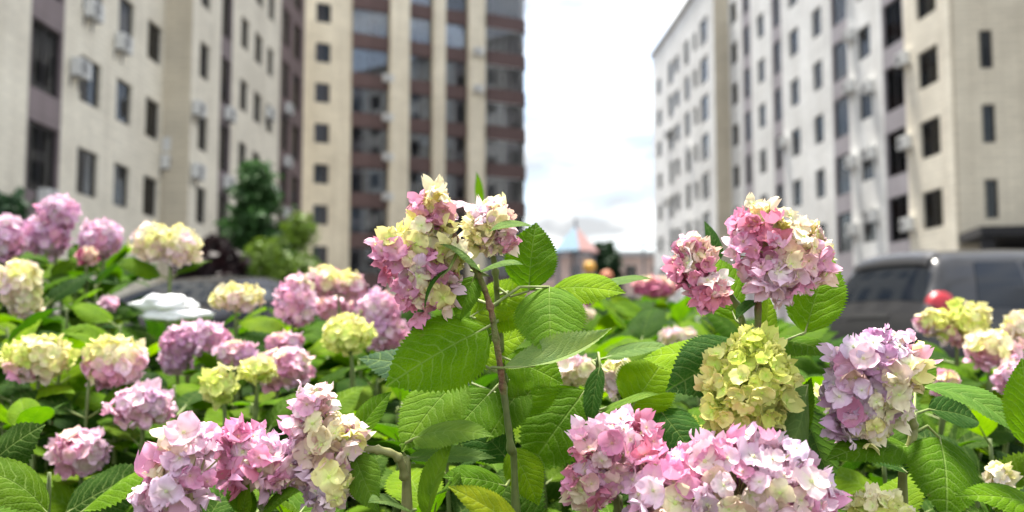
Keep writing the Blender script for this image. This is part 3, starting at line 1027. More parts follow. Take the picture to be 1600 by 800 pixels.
# ------------------------------------------------------------------ cars
def make_car(name, label, loc, rz, st, paint, glass_rects, lamps, wheel_x, wheel_r=0.34):
    t = thing(name, label, 'car', loc, rz)
    st = np.array(st, dtype=float)
    xs = st[:, 0]

    def prm(x):
        # smooth (cosine-eased) interpolation of the stations
        i = int(np.clip(np.searchsorted(xs, x) - 1, 0, len(xs) - 2))
        f = (x - xs[i]) / (xs[i + 1] - xs[i])
        f = min(max(f, 0), 1)
        m0 = (st[min(i + 1, len(xs) - 1)] - st[max(i - 1, 0)]) / (xs[min(i + 1, len(xs) - 1)] - xs[max(i - 1, 0)])
        m1 = (st[min(i + 2, len(xs) - 1)] - st[i]) / (xs[min(i + 2, len(xs) - 1)] - xs[i])
        h = xs[i + 1] - xs[i]
        lin = st[i] * (1 - f) + st[i + 1] * f
        her = (2 * f**3 - 3 * f**2 + 1) * st[i] + (f**3 - 2 * f**2 + f) * h * m0 + (-2 * f**3 + 3 * f**2) * st[i + 1] + (f**3 - f**2) * h * m1
        return 0.5 * lin + 0.5 * her

    def S(x, s, off=0.0):
        """s 0 sill .. 0.45 belt .. 0.8 roof edge .. 1 centre line"""
        _, zb, zw, zt, wb, wt = prm(x)
        pts = [(wb * 0.93, zb), (wb, zb + (zw - zb) * 0.45), (wb * 0.985, zw), (wb * 0.5 + wt * 0.5, zw + (zt - zw) * 0.5), (wt, zt - 0.10 * min(1, (zt - zw) / 0.4)), (wt * 0.8, zt - 0.02), (wt * 0.4, zt), (0, zt + 0.004)]
        ss = [0, 0.22, 0.45, 0.62, 0.78, 0.86, 0.94, 1.0]
        y = np.interp(s, ss, [p[0] for p in pts]); z = np.interp(s, ss, [p[1] for p in pts])
        return Vector((x, y, z))

    def SN(x, s, off, sg):
        e = 0.012
        p = S(x, s)
        if off:
            dx = S(x + e, s) - S(x - e, s); ds = S(x, min(s + e, 1)) - S(x, max(s - e, 0))
            n = dx.cross(ds)
            if n.length > 1e-9:
                n.normalize()
                if n.dot(p - Vector((x * 0.85, 0, 0.75))) < 0:
                    n = -n
                p = p + n * off
        return (p.x, p.y * sg, p.z)
    NX, NS = 72, 26
    X = np.concatenate([np.linspace(xs[0], xs[0] + 0.5, 22)[:-1], np.linspace(xs[0] + 0.5, xs[-1] - 0.3, 40)[:-1], np.linspace(xs[-1] - 0.3, xs[-1], 12)])
    SS = np.linspace(0, 1, NS)
    b = MB()
    for x in X:
        row = [SN(x, s, 0, 1) for s in SS] + [SN(x, s, 0, -1) for s in SS[::-1][1:]]
        b.v += row
    n = 2 * NS - 1
    for i in range(len(X) - 1):
        for j in range(n - 1):
            k = i * n + j
            b.f.append((k, k + n, k + n + 1, k + 1))
        b.f.append((i * n, i * n + n - 1, (i + 1) * n + n - 1, (i + 1) * n))
    b.f.append(tuple(range(n))); b.f.append(tuple((len(X) - 1) * n + j for j in range(n))[::-1])
    add('body', b.mesh('body', M[paint], True), t)

    def patch(nm, x0, x1, s0, s1, sides, mat, off, slant=(0, 0), nseg=8):
        for sg in sides:
            m = MB()
            both = sg == 0
            for i in range(nseg + 1):
                for j in range(nseg + 1):
                    fs = j / nseg
                    if both:
                        s_ = s0 + (s1 - s0) * (1 - abs(2 * fs - 1)); sgn = 1 if fs <= 0.5 else -1
                        s_ = s0 + (1 - s0) * (1 - abs(2 * fs - 1))
                    else:
                        s_ = s0 + (s1 - s0) * fs; sgn = sg
                    xa_ = x0 + slant[0] * fs; xb_ = x1 + slant[1] * fs
                    fi = i / nseg
                    if nm == 'tail_lamp':                       # rounded lens: square grid mapped to a disc
                        a_, b_ = 2 * fi - 1, 2 * fs - 1
                        fi = 0.5 + 0.5 * a_ * math.sqrt(1 - b_ * b_ / 2); s_ = s0 + (s1 - s0) * (0.5 + 0.5 * b_ * math.sqrt(1 - a_ * a_ / 2))
                    x = xa_ + (xb_ - xa_) * fi
                    m.v.append(SN(x, s_, off, sgn))
            for i in range(nseg):
                for j in range(nseg):
                    k = i * (nseg + 1) + j
                    m.f.append((k, k + 1, k + nseg + 2, k + nseg + 1))
            add(nm, m.mesh(nm, M[mat], True), t)
    for g in glass_rects:
        patch(*g)
    for g in lamps:
        patch(*g)
    tw = MB(); tw.lathe([(wheel_r * 0.62, -0.11), (wheel_r * 0.95, -0.11), (wheel_r, -0.07), (wheel_r, 0.07), (wheel_r * 0.95, 0.11), (wheel_r * 0.62, 0.11)], 24, 'y'); twm = tw.mesh('tyre', M['rubber'], True)
    rm = MB(); rm.lathe([(0.0, -0.07), (0.06, -0.09), (wheel_r * 0.58, -0.06), (wheel_r * 0.63, -0.10), (wheel_r * 0.63, 0.10), (0.0, 0.08)], 20, 'y'); rmm = rm.mesh('rim', M['rim'], True)
    aw = MB(); aw.lathe([(wheel_r * 1.02, -0.02), (wheel_r * 1.17, -0.03), (wheel_r * 1.17, 0.02), (wheel_r * 1.02, 0.02)], 24, 'y'); awm = aw.mesh('arch_trim', M['trim'], True)
    for x in wheel_x:
        hw = float(prm(x)[4])
        for sg in (-1, 1):
            w = add('wheel', twm, t, (x, sg * (hw - 0.06), wheel_r)); add('rim', rmm, w)
            if sg > 0:
                w.rotation_euler = (0, 0, math.pi)
            add('arch_trim', awm, t, (x, sg * (hw + 0.005), wheel_r + 0.01))
    return t, S


#        x     zbot  belt  top   wbelt wtop
suv = [(-2.30, 0.52, 0.72, 0.80, 0.66, 0.58), (-2.27, 0.40, 0.86, 0.98, 0.84, 0.74), (-2.20, 0.34, 0.99, 1.12, 0.90, 0.80), (-1.92, 0.32, 1.03, 1.63, 0.92, 0.70),
       (-1.70, 0.32, 1.03, 1.70, 0.925, 0.69), (-0.9, 0.30, 1.01, 1.745, 0.93, 0.68), (-0.1, 0.30, 0.99, 1.74, 0.93, 0.68), (0.45, 0.30, 0.98, 1.66, 0.93, 0.68), (1.20, 0.30, 0.98, 1.10, 0.93, 0.78),
       (1.95, 0.32, 0.92, 0.98, 0.90, 0.74), (2.20, 0.36, 0.80, 0.86, 0.82, 0.66), (2.30, 0.45, 0.66, 0.70, 0.66, 0.5)]
suv_t, _ = make_car('parked_car', 'dark grey sport utility car with red tail lamp and tinted windows', (5.95, 11.0, 0), R(17), suv, 'carpaint',
         [('rear_window', -2.165, -1.985, 0.80, 1.0, (0,), 'carglass', 0.006, (0, 0), 10),
          ('side_window', -1.62, -0.95, 0.485, 0.745, (-1, 1), 'carglass', 0.006, (0.12, 0.0)),
          ('side_window', -0.87, 0.02, 0.485, 0.745, (-1, 1), 'carglass', 0.006, (0.0, 0.0)),
          ('side_window', 0.10, 0.98, 0.485, 0.745, (-1, 1), 'carglass', 0.006, (0.0, -0.42)),
          ('windscreen', 0.56, 1.12, 0.80, 1.0, (0,), 'carglass', 0.006, (0, 0), 10),
          ('spoiler', -1.97, -1.80, 0.84, 1.0, (0,), 'carpaint', 0.03, (0, 0), 10)],
         [          ('bumper_trim', -2.285, -2.0, 0.02, 0.14, (-1, 1), 'trim', 0.012), ('head_lamp', 1.95, 2.22, 0.30, 0.44, (-1, 1), 'headlamp', 0.01),
          ('door_sill', -1.2, 1.1, 0.02, 0.10, (-1, 1), 'trim', 0.008), ('tailgate_handle', -2.262, -2.245, 0.93, 1.0, (0,), 'trim', 0.012, (0, 0), 6)],
         (-1.38, 1.40), 0.36)
for sg in (-1, 1):
    m = MB()
    m.lathe([(0.001, -1.0)] + [(math.cos(a_), math.sin(a_)) for a_ in [R(-80 + 16 * q) for q in range(11)]] + [(0.001, 1.0)], 18)
    m.v = [(x_ * 0.19, y_ * 0.115, z_ * 0.185) for (x_, y_, z_) in m.v]
    add('tail_lamp', m.mesh('tail_lamp', M['tail'], True), suv_t, (-1.985, sg * 0.785, 1.08))
sed = [(-2.25, 0.50, 0.72, 0.80, 0.62, 0.50), (-2.15, 0.36, 0.86, 0.98, 0.82, 0.68), (-1.65, 0.30, 0.93, 1.05, 0.88, 0.70), (-1.0, 0.28, 0.94, 1.38, 0.89, 0.60), (-0.3, 0.28, 0.93, 1.46, 0.89, 0.60),
       (0.35, 0.28, 0.94, 1.38, 0.89, 0.60), (1.05, 0.28, 0.97, 1.12, 0.89, 0.74), (1.75, 0.30, 0.90, 0.99, 0.87, 0.72), (2.10, 0.34, 0.78, 0.85, 0.80, 0.62), (2.22, 0.42, 0.62, 0.66, 0.62, 0.48)]
make_car('parked_car', 'glossy black saloon car parked beyond the hydrangeas before the maroon shrub', (-3.17, 10.3, 0), R(253), sed, 'blackpaint',
         [('rear_window', -1.62, -1.05, 0.80, 1.0, (0,), 'carglass', 0.006, (0, 0), 10),
          ('side_window', -1.0, -0.12, 0.485, 0.745, (-1, 1), 'carglass', 0.006, (0.22, 0.0)),
          ('side_window', -0.04, 0.85, 0.485, 0.745, (-1, 1), 'carglass', 0.006, (0.0, -0.42)),
          ('windscreen', 0.42, 1.02, 0.80, 1.0, (0,), 'carglass', 0.006, (0, 0), 10)],
         [('tail_lamp', -2.2, -1.9, 0.34, 0.5, (-1, 1), 'tail', 0.01), ('head_lamp', 1.80, 2.12, 0.30, 0.46, (-1, 1), 'headlamp', 0.01)],
         (-1.35, 1.38), 0.32)


# ------------------------------------------------------------------ hydrangeas: leaves
PROF_U = [0, 0.04, 0.12, 0.25, 0.38, 0.5, 0.63, 0.76, 0.86, 0.94, 1.0]
PROF_W = [0.03, 0.30, 0.64, 0.91, 1.0, 0.98, 0.86, 0.62, 0.37, 0.14, 0.0]


def leaf_mesh(name, L, W, bend=0.6, fold=0.15, curl=0.25, twist=0.0, ripple=0.05, rows=44, cols=14, seed=0, quilt=0.007, nveins=9.0, mat='leaf', petiole=None, prad=0.0022, teeth=0.055):
    """leaf lying along +x (chord length L), face towards +z"""
    rng = random.Random(seed)
    ox, oy = rng.uniform(-50, 50), rng.uniform(-50, 50)
    ph = bend / 2
    cx, cz = [0.0], [0.0]
    for i in range(rows):
        a = ph - bend * (i + 0.5) / rows
        cx.append(cx[-1] + math.cos(a)); cz.append(cz[-1] + math.sin(a))
    k = L / max(cx[-1], 1e-6)
    b = MB(); b.uv = []
    for i in range(rows + 1):
        u = i / rows
        a = ph - bend * u
        w = W / 2 * float(np.interp(u, PROF_U, PROF_W))
        for j in range(cols + 1):
            v = -1 + 2 * j / cols
            y = v * w
            xo = 0.0
            if j in (0, cols) and 0 < i < rows:
                y *= 1 + (teeth if i % 2 else -teeth)
                xo = 0.012 * L if i % 2 else 0
            vw = abs(y) / (W / 2)
            s = u - 0.30 * vw ** 1.25
            pp = abs((s * nveins + 0.5) % 1.0 - 0.5)                       # 0 on vein
            z = fold * abs(y) - curl * y * y / (W / 2) + quilt * L * (min(pp * 3.0, 1.0) * 0.5 - 0.2) * min(1, vw * 5) * (1 - 0.5 * vw)
            z += ripple * W * vw * mnoise.noise((u * 3.2 + ox, v * 1.3 + oy, 0))
            y += ripple * 0.5 * W * vw * mnoise.noise((u * 2.5 + ox, v + oy, 7))
            if twist:
                tw = twist * u
                y, z = y * math.cos(tw) - z * math.sin(tw), y * math.sin(tw) + z * math.cos(tw)
            b.v.append((cx[i] * k + xo * math.cos(a) - z * math.sin(a), y, cz[i] * k + z * math.cos(a)))
            b.uv.append((u, 0.5 + 0.5 * v * w / (W / 2)))
    n = cols + 1
    for i in range(rows):
        for j in range(cols):
            q = i * n + j
            b.f.append((q, q + n, q + n + 1, q + 1))
    nf = len(b.f)
    if petiole:
        nv = len(b.v)
        mid = (0.28 * L * math.cos(ph), 0, 0.28 * L * math.sin(ph) * 0.75 - prad * 0.8)
        b.tube(petiole + [(0.0, 0, 0), mid], [prad] * (len(petiole)) + [prad * 0.9, prad * 0.35], 6, False)
        b.uv += [(0.5, 0.5)] * (len(b.v) - nv)
    me = b.mesh(name, M[mat], True)
    if petiole:
        me.materials.append(M['petiole'])
        mi = np.zeros(len(me.polygons), dtype=np.int32); mi[nf:] = 1
        me.polygons.foreach_set('material_index', mi)
    return me


rl = random.Random(11)
NEAR_LEAVES = [leaf_mesh('leaf', 1.0, rl.uniform(0.60, 0.74), rl.uniform(0.2, 1.2), rl.uniform(0.05, 0.4), rl.uniform(0.1, 0.5), rl.uniform(-0.35, 0.35), rl.uniform(0.06, 0.16), 36, 14, 100 + k, 0.007, petiole=[(-0.2, 0, -0.05)], prad=0.018) for k in range(10)]
FAR_LEAVES = [leaf_mesh('leaf', 1.0, rl.uniform(0.60, 0.76), rl.uniform(0.2, 1.3), rl.uniform(0.0, 0.4), rl.uniform(0.1, 0.5), rl.uniform(-0.4, 0.4), rl.uniform(0.06, 0.16), 18, 8, 200 + k, 0.004, mat='leaf_far', petiole=[(-0.2, 0, -0.05)], prad=0.018) for k in range(10)]

GREENS = [(0.026, 0.070, 0.003), (0.036, 0.088, 0.003), (0.056, 0.118, 0.003), (0.018, 0.052, 0.004), (0.012, 0.038, 0.006), (0.085, 0.152, 0.003), (0.024, 0.064, 0.003), (0.014, 0.044, 0.004), (0.044, 0.100, 0.003), (0.070, 0.136, 0.003)]
G_LIME = (0.155, 0.275, 0.003)
G_BRIGHT = (0.098, 0.215, 0.003)
G_MID = (0.062, 0.150, 0.003)
G_DARK = (0.026, 0.085, 0.016)
G_GREY = (0.115, 0.20, 0.065)
G_BLUE = (0.045, 0.095, 0.055)


HEADS = []          # picture ellipses of all flower heads, so that leaves do not grow across them


def to_px(p):
    q = Vector(p) - Vector((0, 0, CAMZ))
    dz = q.dot(C_F)
    return 800 + q.dot(C_R) / dz * FPX, 400 - q.dot(C_U) / dz * FPX, dz


def crosses_head(pts):
    for p in pts:
        x, y, dz = to_px(p)
        for (hx, hy, hd, rx, ry) in HEADS:
            if dz < hd + 0.02 and ((x - hx) / (rx + 6)) ** 2 + ((y - hy) / (ry + 6)) ** 2 < 1:
                return True
    return False


def auto_leaf(root, p, az, el, L, rng, near, tint=None):
    d = Vector((math.cos(az) * math.cos(el), math.sin(az) * math.cos(el), math.sin(el)))
    zh = Vector((rng.gauss(0, 0.3), rng.gauss(0, 0.3) - 0.4, 1))
    m = rot_from(d, zh)
    me = rng.choice(NEAR_LEAVES if near else FAR_LEAVES)
    c = tint or rng.choice(GREENS)
    f = rng.uniform(0.95, 1.5)
    base = Vector(p) + d * 0.2 * L
    sd = m @ Vector((0, 0.3, 0))
    if crosses_head([base + d * L * f_ + sd * L * g_ for f_ in (0.1, 0.4, 0.7, 1.0) for g_ in (-0.8, 0, 0.8)]):
        return
    add('leaf', me, root, base - root.location, m, L, [x * f for x in c])


def hero_leaf(root, curve, base, tip, wpx, n, bend=0.6, fold=0.15, curl=0.3, twist=0.0, tint=G_MID, ripple=0.08, seed=0, attach=True):
    B, T = P(*base), P(*tip)
    L = (T - B).length
    W = wpx / FPX * (base[2] + tip[2]) / 2
    m = rot_from(T - B, n)
    pet = None
    if attach and curve:
        q = min(curve, key=lambda c: (c - B).length + (0.02 if c.z > B.z + 0.02 else 0))
        loc = m.transposed() @ (q - B)
        pet = [tuple(loc), tuple(loc * 0.5 + Vector((-0.01, 0, 0.004)))]
    me = leaf_mesh('leaf', L, W, bend, fold, curl, twist, ripple, 54, 18, seed, 0.009, petiole=pet, prad=0.0017)
    return add('leaf', me, root, B - root.location, m, None, tint)


# ------------------------------------------------------------------ hydrangeas: florets and heads
PINK = (0.79, 0.38, 0.57); DPINK = (0.56, 0.14, 0.29); PALE = (0.88, 0.66, 0.78); LILAC = (0.68, 0.40, 0.62); ROSE = (0.74, 0.28, 0.40)
CREAM = (0.88, 0.81, 0.57); YELL = (0.86, 0.82, 0.36); YGREEN = (0.70, 0.78, 0.19); PEACH = (0.88, 0.70, 0.56); WHITE = (0.88, 0.86, 0.80); OLIVE = (0.42, 0.46, 0.13); LILACP = (0.84, 0.68, 0.83)


def floret_geo(b, rng, cup, crumple, size, nu, nv, M4=None, tint=None, wide=0.56, center=True):
    """four sepals round a small eye; diameter about size; faces +z"""
    a0 = rng.uniform(0, 6.28)
    for q in range(4):
        a = a0 + q * math.pi / 2 + rng.uniform(-.16, .16)
        ln = 0.5 * size * rng.uniform(0.85, 1.12)
        cp = cup + rng.uniform(-.35, .35) * (0.4 + crumple)
        tw = rng.uniform(-.5, .5) * (0.3 + crumple)
        seed = rng.uniform(0, 99)
        i0 = len(b.v)
        zoff = (0.02 + 0.03 * (q % 2)) * size
        for i in range(nu + 1):
            t = i / nu
            w = ln * wide * 2 * float(np.interp(t, [0, .15, .4, .65, .85, 1], [.10, .34, .50, .56, .44, .14]))
            for j in range(nv + 1):
                s = -1 + 2 * j / nv
                x = ln * (t + 0.05 * (1 - abs(s)) * t)
                y = s * w
                z = zoff + ln * (cp * (t - 0.35) * t * 1.1 + 0.28 * s * s * t * (0.5 + cp)) + y * tw * t
                z += crumple * ln * 0.38 * mnoise.noise((t * 2.6 + seed, s * 1.6, seed)) * (0.3 + t)
                z += crumple * ln * 0.9 * math.sin(seed * 3.0) * max(0.0, t - 0.55) ** 2 * 2.2 + crumple * ln * 0.10 * math.sin(s * 4 + seed) * t * t
                z += crumple * ln * 0.12 * mnoise.noise((t * 7 + seed, s * 5, seed)) * t
                p = Vector((x * math.cos(a) - y * math.sin(a), x * math.sin(a) + y * math.cos(a), z))
                if M4 is not None:
                    p = M4 @ p
                b.v.append(tuple(p))
                g = min(1.0, t * 1.7)
                base = (1.06, 1.28, 0.95)
                cc = [base[c] * (1 - g) + g for c in range(3)]
                e = 1.0 + 0.10 * (t - 0.5)
                if tint:
                    cc = [min(cc[c] * tint[c] * e, 0.93) for c in range(3)]
                else:
                    cc = [x_ * e for x_ in cc]
                b.c.append((*cc, 1))
        n = nv + 1
        for i in range(nu):
            for j in range(nv):
                k = i0 + i * n + j
                b.f.append((k, k + n, k + n + 1, k + 1))
    if center:
        i0 = len(b.v); r = 0.075 * size
        for p in ((r, 0, 0), (0, r, 0), (-r, 0, 0), (0, -r, 0), (0, 0, r * 1.3)):
            p = Vector((p[0], p[1], p[2] + 0.06 * size))
            b.v.append(tuple(M4 @ p if M4 is not None else p))
            cc = (0.85, 1.15, 0.55) if not tint else [0.85 * tint[0], 0.9 * tint[1], 0.7 * tint[2]]
            b.c.append((*cc, 1))
        for k in range(4):
            b.f.append((i0 + k, i0 + (k + 1) % 4, i0 + 4))


def floret_variants(n, cup, crumple, seed, wide=0.56):
    out = []
    rng = random.Random(seed)
    for k in range(n):
        b = MB(); b.c = []
        floret_geo(b, rng, rng.uniform(*cup), rng.uniform(*crumple), 1.0, 5, 5, wide=wide)
        out.append(b.mesh('floret', M['petal'], True))
    return out


FRESH = floret_variants(9, (-0.1, 0.5), (0.15, 0.5), 21)
WILT = floret_variants(11, (-0.6, 0.7), (0.7, 1.4), 22)
TIGHT = floret_variants(9, (0.1, 0.9), (0.3, 0.8), 23, wide=0.62)


def fib(n, rng):
    off = rng.random() * 6.28
    for k in range(n):
        z = 1 - 2 * (k + 0.5) / n
        r = math.sqrt(1 - z * z)
        a = off + k * 2.399963
        yield Vector((r * math.cos(a), r * math.sin(a), z))


def pick(pal, nrm, rng, hpos):
    main, alt, adir, amt = pal
    v = nrm.dot(Vector(adir).normalized()) if adir else 0.0
    v += 0.75 * mnoise.noise(hpos * 34.0) + rng.gauss(0, 0.10)
    m_ = 0.5 + 0.9 * mnoise.noise(hpos * 26.0 + Vector((9, 4, 2))) + rng.gauss(0, 0.13)
    k = min(max(m_, 0), 0.999) * (len(main) - 1)
    a = [main[int(k)][i] * (1 - k % 1) + main[int(k) + 1][i] * (k % 1) for i in range(3)] if len(main) > 1 else list(main[0])
    b_ = alt[int(min(max(m_, 0), 0.999) * len(alt))]
    w = min(max((v - (1 - amt * 1.6)) / 0.35 + 0.5, 0), 1)
    f = rng.uniform(0.86, 1.1)
    return [min(0.93, (a[i] * (1 - w) + b_[i] * w) * f) for i in range(3)]


def flower_head(root, lobes, pal, fl, seed, hero=True, variants=None, stemtop=None, inner=True, droop=0.25, dens=1.5, jit=0.10):
    """lobes: (px, py, d, rx_px, ry_px[, rd factor]); fl: floret diameter in m"""
    rng = random.Random(seed)
    E = []
    if hero:
        HEADS.extend(tuple(l[:5]) for l in lobes)
    for lb in lobes:
        px, py, d, rx, ry = lb[:5]
        k = d / FPX
        rz_ = (min(rx, ry) if len(lb) < 6 else lb[5] * rx) * k
        E.append((P(px, py, d), Vector((rx * k, rz_, ry * k))))
    C = sum((e[0] for e in E), Vector()) / len(E)
    top = stemtop if stemtop is not None else C - Vector((0, 0, E[0][1].z * 0.6))
    spots = []
    for (c, r) in E:
        rr = (r.x * r.y + r.y * r.z + r.x * r.z) / 3
        n = int(4 * math.pi * rr * dens / (fl * fl * 0.72))
        for sh in ((1.0, n), (0.70, int(n * 0.42))) if inner else ((1.0, n),):
            for v in fib(max(sh[1], 5), rng):
                q = sh[0] * (rng.uniform(1 - jit * 1.8, 1 + jit) + (rng.uniform(0.05, 0.2) if rng.random() < 0.07 else 0)) - fl * 0.12 / max(r.x, 1e-3)
                p = c + Vector((v.x * r.x, v.y * r.y, v.z * r.z)) * q
                ins = False
                for (c2, r2) in E:
                    if c2 is c:
                        continue
                    w = p - c2
                    if (w.x / r2.x) ** 2 + (w.y / r2.y) ** 2 + (w.z / r2.z) ** 2 < 0.66:
                        ins = True; break
                if ins:
                    continue
                nrm = Vector((v.x / r.x, v.y / r.y, v.z / r.z)).normalized()
                spots.append((p, nrm, sh[0]))
    pb = MB(); pb.c = []
    ped_col = (0.52, 0.55, 0.26, 1)
    core = C * 0.6 + top * 0.4
    if hero:
        for (p, nrm, sh) in spots[::2]:
            q = p - nrm * fl * 0.12
            n0 = len(pb.v)
            pb.tube([core, core * 0.45 + q * 0.55 + nrm * fl * 0.1, q], [0.0013, 0.0011, 0.0008], 4, False)
            pb.c += [ped_col] * (len(pb.v) - n0)
        n0 = len(pb.v)
        pb.tube([top, core, C], [0.003, 0.0025, 0.001], 6)
        pb.c += [ped_col] * (len(pb.v) - n0)
        pb.v = [tuple(Vector(v) - C) for v in pb.v]
        head = add('flower_head', pb.mesh('flower_head', M['petal'], True), root, C - root.location)
        cnt = 0
        order = sorted(spots, key=lambda s_: (s_[0] - Vector((0, 0, CAMZ))).length)
        rest = MB(); rest.c = []
        for (p, nrm, sh) in order:
            ax = (nrm + Vector((rng.gauss(0, .33), rng.gauss(0, .33), rng.gauss(0, .33))) + Vector((0, 0, -droop * 0.3))).normalized()
            s = fl * rng.uniform(0.72, 1.25)
            tint = pick(pal, nrm, rng, p)
            mt = rot_from(ax.orthogonal(), ax)
            if cnt < 290:
                add('floret', rng.choice(variants), head, p - C, mt, s, tint)
            else:
                m4 = Matrix.Translation(p - C) @ mt.to_4x4()
                floret_geo(rest, rng, 0.2, 0.6, s, 3, 3, m4, tint, center=False)
            cnt += 1
        if rest.v:
            ro = add('floret_mass', rest.mesh('floret_mass', M['petal'], True), head)
            ro['kind'] = 'stuff'
    else:
        for (p, nrm, sh) in spots:
            ax = (nrm + Vector((rng.gauss(0, .28), rng.gauss(0, .28), rng.gauss(0, .28)))).normalized()
            s = fl * rng.uniform(0.75, 1.25)
            m4 = Matrix.Translation(p - C) @ rot_from(ax.orthogonal(), ax).to_4x4()
            floret_geo(pb, rng, rng.uniform(-.2, .6), rng.uniform(.2, .8), s, 3, 2, m4, pick(pal, nrm, rng, p), center=False)
        n0 = len(pb.v)
        pb.tube([top - C, core - C, Vector((0, 0, 0))], [0.003, 0.0025, 0.001], 6)
        pb.c += [ped_col] * (len(pb.v) - n0)
        head = add('flower_head', pb.mesh('flower_head', M['petal'], True), root, C - root.location)
    return head


GZ = 0.09
used = {}


def stem_thing(label, pts, r0=0.0045, r1=0.003, mat='stem', group=None, name='hydrangea_plant', dark_from=None):
    """pts world points from the top downwards; the last one is on the ground"""
    curve = spline(pts, 8)
    base = Vector((pts[-1].x, pts[-1].y, GZ - 0.02))
    root = thing(name, label, 'hydrangea', base, 0, group)
    n = len(curve)
    b = MB(); b.tube([c - base for c in curve], [r1 + (r0 - r1) * k / (n - 1) * 1.0 + (0.0016 if k % 8 == 0 and 0 < k < n - 1 else 0.0003 * math.sin(k * 1.7)) for k in range(n)], 8)
    me = b.mesh('stem', M[mat], True)
    if dark_from:                                # woody tip, green cane below
        me.materials.append(M['stem'])
        mi = np.zeros(len(me.polygons), dtype=np.int32); mi[int(len(mi) * dark_from * 1.75):] = 1
        me.polygons.foreach_set('material_index', mi)
    add('stem', me, root)
    return root, curve


def ground(x, y):
    return Vector((x, y, GZ - 0.02))


def auto_pairs(root, curve, start, count, rng, L0, near, gap=0.055, az0=None, els=(0.35, -0.5)):
    """opposite leaf pairs down the stem, beginning `start` metres below the top"""
    acc, i, k = 0.0, 0, 0
    az = rng.uniform(0, math.pi) if az0 is None else az0
    want = start
    while i < len(curve) - 1 and k < count:
        seg = (curve[i + 1] - curve[i]).length
        if acc + seg >= want:
            p = curve[i].lerp(curve[i + 1], (want - acc) / max(seg, 1e-6))
            if p.z < 0.16:
                break
            for s in (0, math.pi):
                el = els[0] + (els[1] - els[0]) * min(1, k / 4) + rng.uniform(-.25, .25)
                auto_leaf(root, p, az + s + rng.uniform(-.3, .3), el, L0 * min(1.0, 0.72 + 0.12 * k) * rng.uniform(0.8, 1.15), rng, near)
            az += math.pi / 2 + rng.uniform(-.3, .3)
            k += 1
            want += gap * rng.uniform(0.8, 1.3) * (1 + 0.15 * k)
            continue
        acc += seg
        i += 1


# ---- the flowering stems in focus --------------------------------------------------------
NF, NU = Vector((0, -1, 0.15)), Vector((0, -0.35, 1))        # leaf facing the viewer / facing the sky


def seg_pts(*pp):
    return [P(*p) for p in pp]


# tall centre stem with the wilted two-tone head
top = seg_pts((700, 350, 0.99), (728, 400, 1.0), (748, 430, 1.0), (766, 480, 1.0), (775, 530, 1.0), (786, 605, 1.0), (798, 700, 1.01), (806, 800, 1.03))
r1, c1 = stem_thing('tall reddish-brown hydrangea stem with wilted pink and cream head and big hanging leaves', top + [ground(0.02, 1.10)], 0.0038, 0.0031, 'woody', dark_from=0.36)
flower_head(r1, [(648, 395, 0.99, 54, 56), (676, 326, 0.99, 30, 40), (645, 452, 0.985, 30, 42), (698, 408, 1.0, 28, 44), (616, 388, 0.98, 30, 36), (690, 450, 1.0, 20, 40)],
            ([DPINK, ROSE, PINK, PINK, PALE, PALE], [CREAM, YELL, CREAM, PALE], (0.45, -0.1, 0.75), 0.62), 0.0235, 1, True, WILT, c1[2], droop=0.5, jit=0.22, dens=1.35)
hero_leaf(r1, c1, (760, 512, 1.0), (602, 604, 0.95), 132, (0.2, -0.92, 0.45), 0.5, 0.05, 0.3, 0.1, G_BRIGHT, seed=1)
hero_leaf(r1, c1, (722, 590, 1.02), (628, 706, 0.97), 112, (-0.55, -0.75, 0.2), 0.5, 0.1, 0.2, -0.2, (0.10, 0.20, 0.012), seed=2)
hero_leaf(r1, c1, (772, 520, 1.03), (735, 545, 1.10), 40, NF, seed=3, tint=G_MID)
hero_leaf(r1, c1, (858, 448, 1.04), (862, 560, 0.98), 116, (-0.1, -0.95, 0.35), 0.7, 0.12, 0.35, 0.0, (0.095, 0.205, 0.014), seed=4)
hero_leaf(r1, c1, (786, 575, 0.99), (956, 512, 0.94), 70, (-0.15, -0.42, 0.9), -0.7, 0.5, -0.1, 0.5, (0.19, 0.28, 0.12), seed=5)
hero_leaf(r1, c1, (752, 426, 1.0), (686, 382, 0.96), 38, (0.2, -0.6, 0.8), 0.8, 0.1, 0.3, 0.1, G_GREY, seed=6)
hero_leaf(r1, c1, (750, 426, 1.0), (818, 414, 0.96), 34, (0, -0.55, 0.85), 0.9, 0.1, 0.3, 0.0, G_GREY, seed=7)
hero_leaf(r1, c1, (742, 432, 1.01), (716, 506, 1.0), 52, (-0.35, -0.9, 0.2), 0.6, 0.3, 0.2, 0.4, (0.085, 0.19, 0.012), seed=8)
hero_leaf(r1, c1, (702, 420, 0.97), (664, 486, 0.95), 22, (-0.8, -0.5, 0.2), 0.9, 0.5, 0.0, 0.5, G_DARK, seed=9)

# second head just behind it
top = seg_pts((768, 385, 1.07), (774, 425, 1.09), (778, 480, 1.12), (788, 600, 1.14), (804, 800, 1.16))
r2, c2 = stem_thing('hydrangea stem with smaller cream and blush head, upright broad leaf at its side', top + [ground(0.03, 1.2)], 0.0045, 0.003)
flower_head(r2, [(765, 350, 1.06, 36, 34), (788, 372, 1.06, 20, 24), (752, 372, 1.07, 24, 24)], ([CREAM, YELL, CREAM, PALE], [PINK, PALE, PEACH], (0.7, -0.3, -0.5), 0.35), 0.021, 2, True, WILT, c2[0])
hero_leaf(r2, c2, (826, 455, 1.10), (838, 348, 1.12), 84, (-0.25, -0.95, 0.2), 0.5, 0.25, 0.2, 0.15, G_MID, seed=12)
hero_leaf(r2, c2, (830, 352, 1.05), (765, 362, 1.0), 30, (0, -0.5, 0.8), 0.6, 0.2, 0.2, 0.0, G_GREY, seed=13, attach=False)
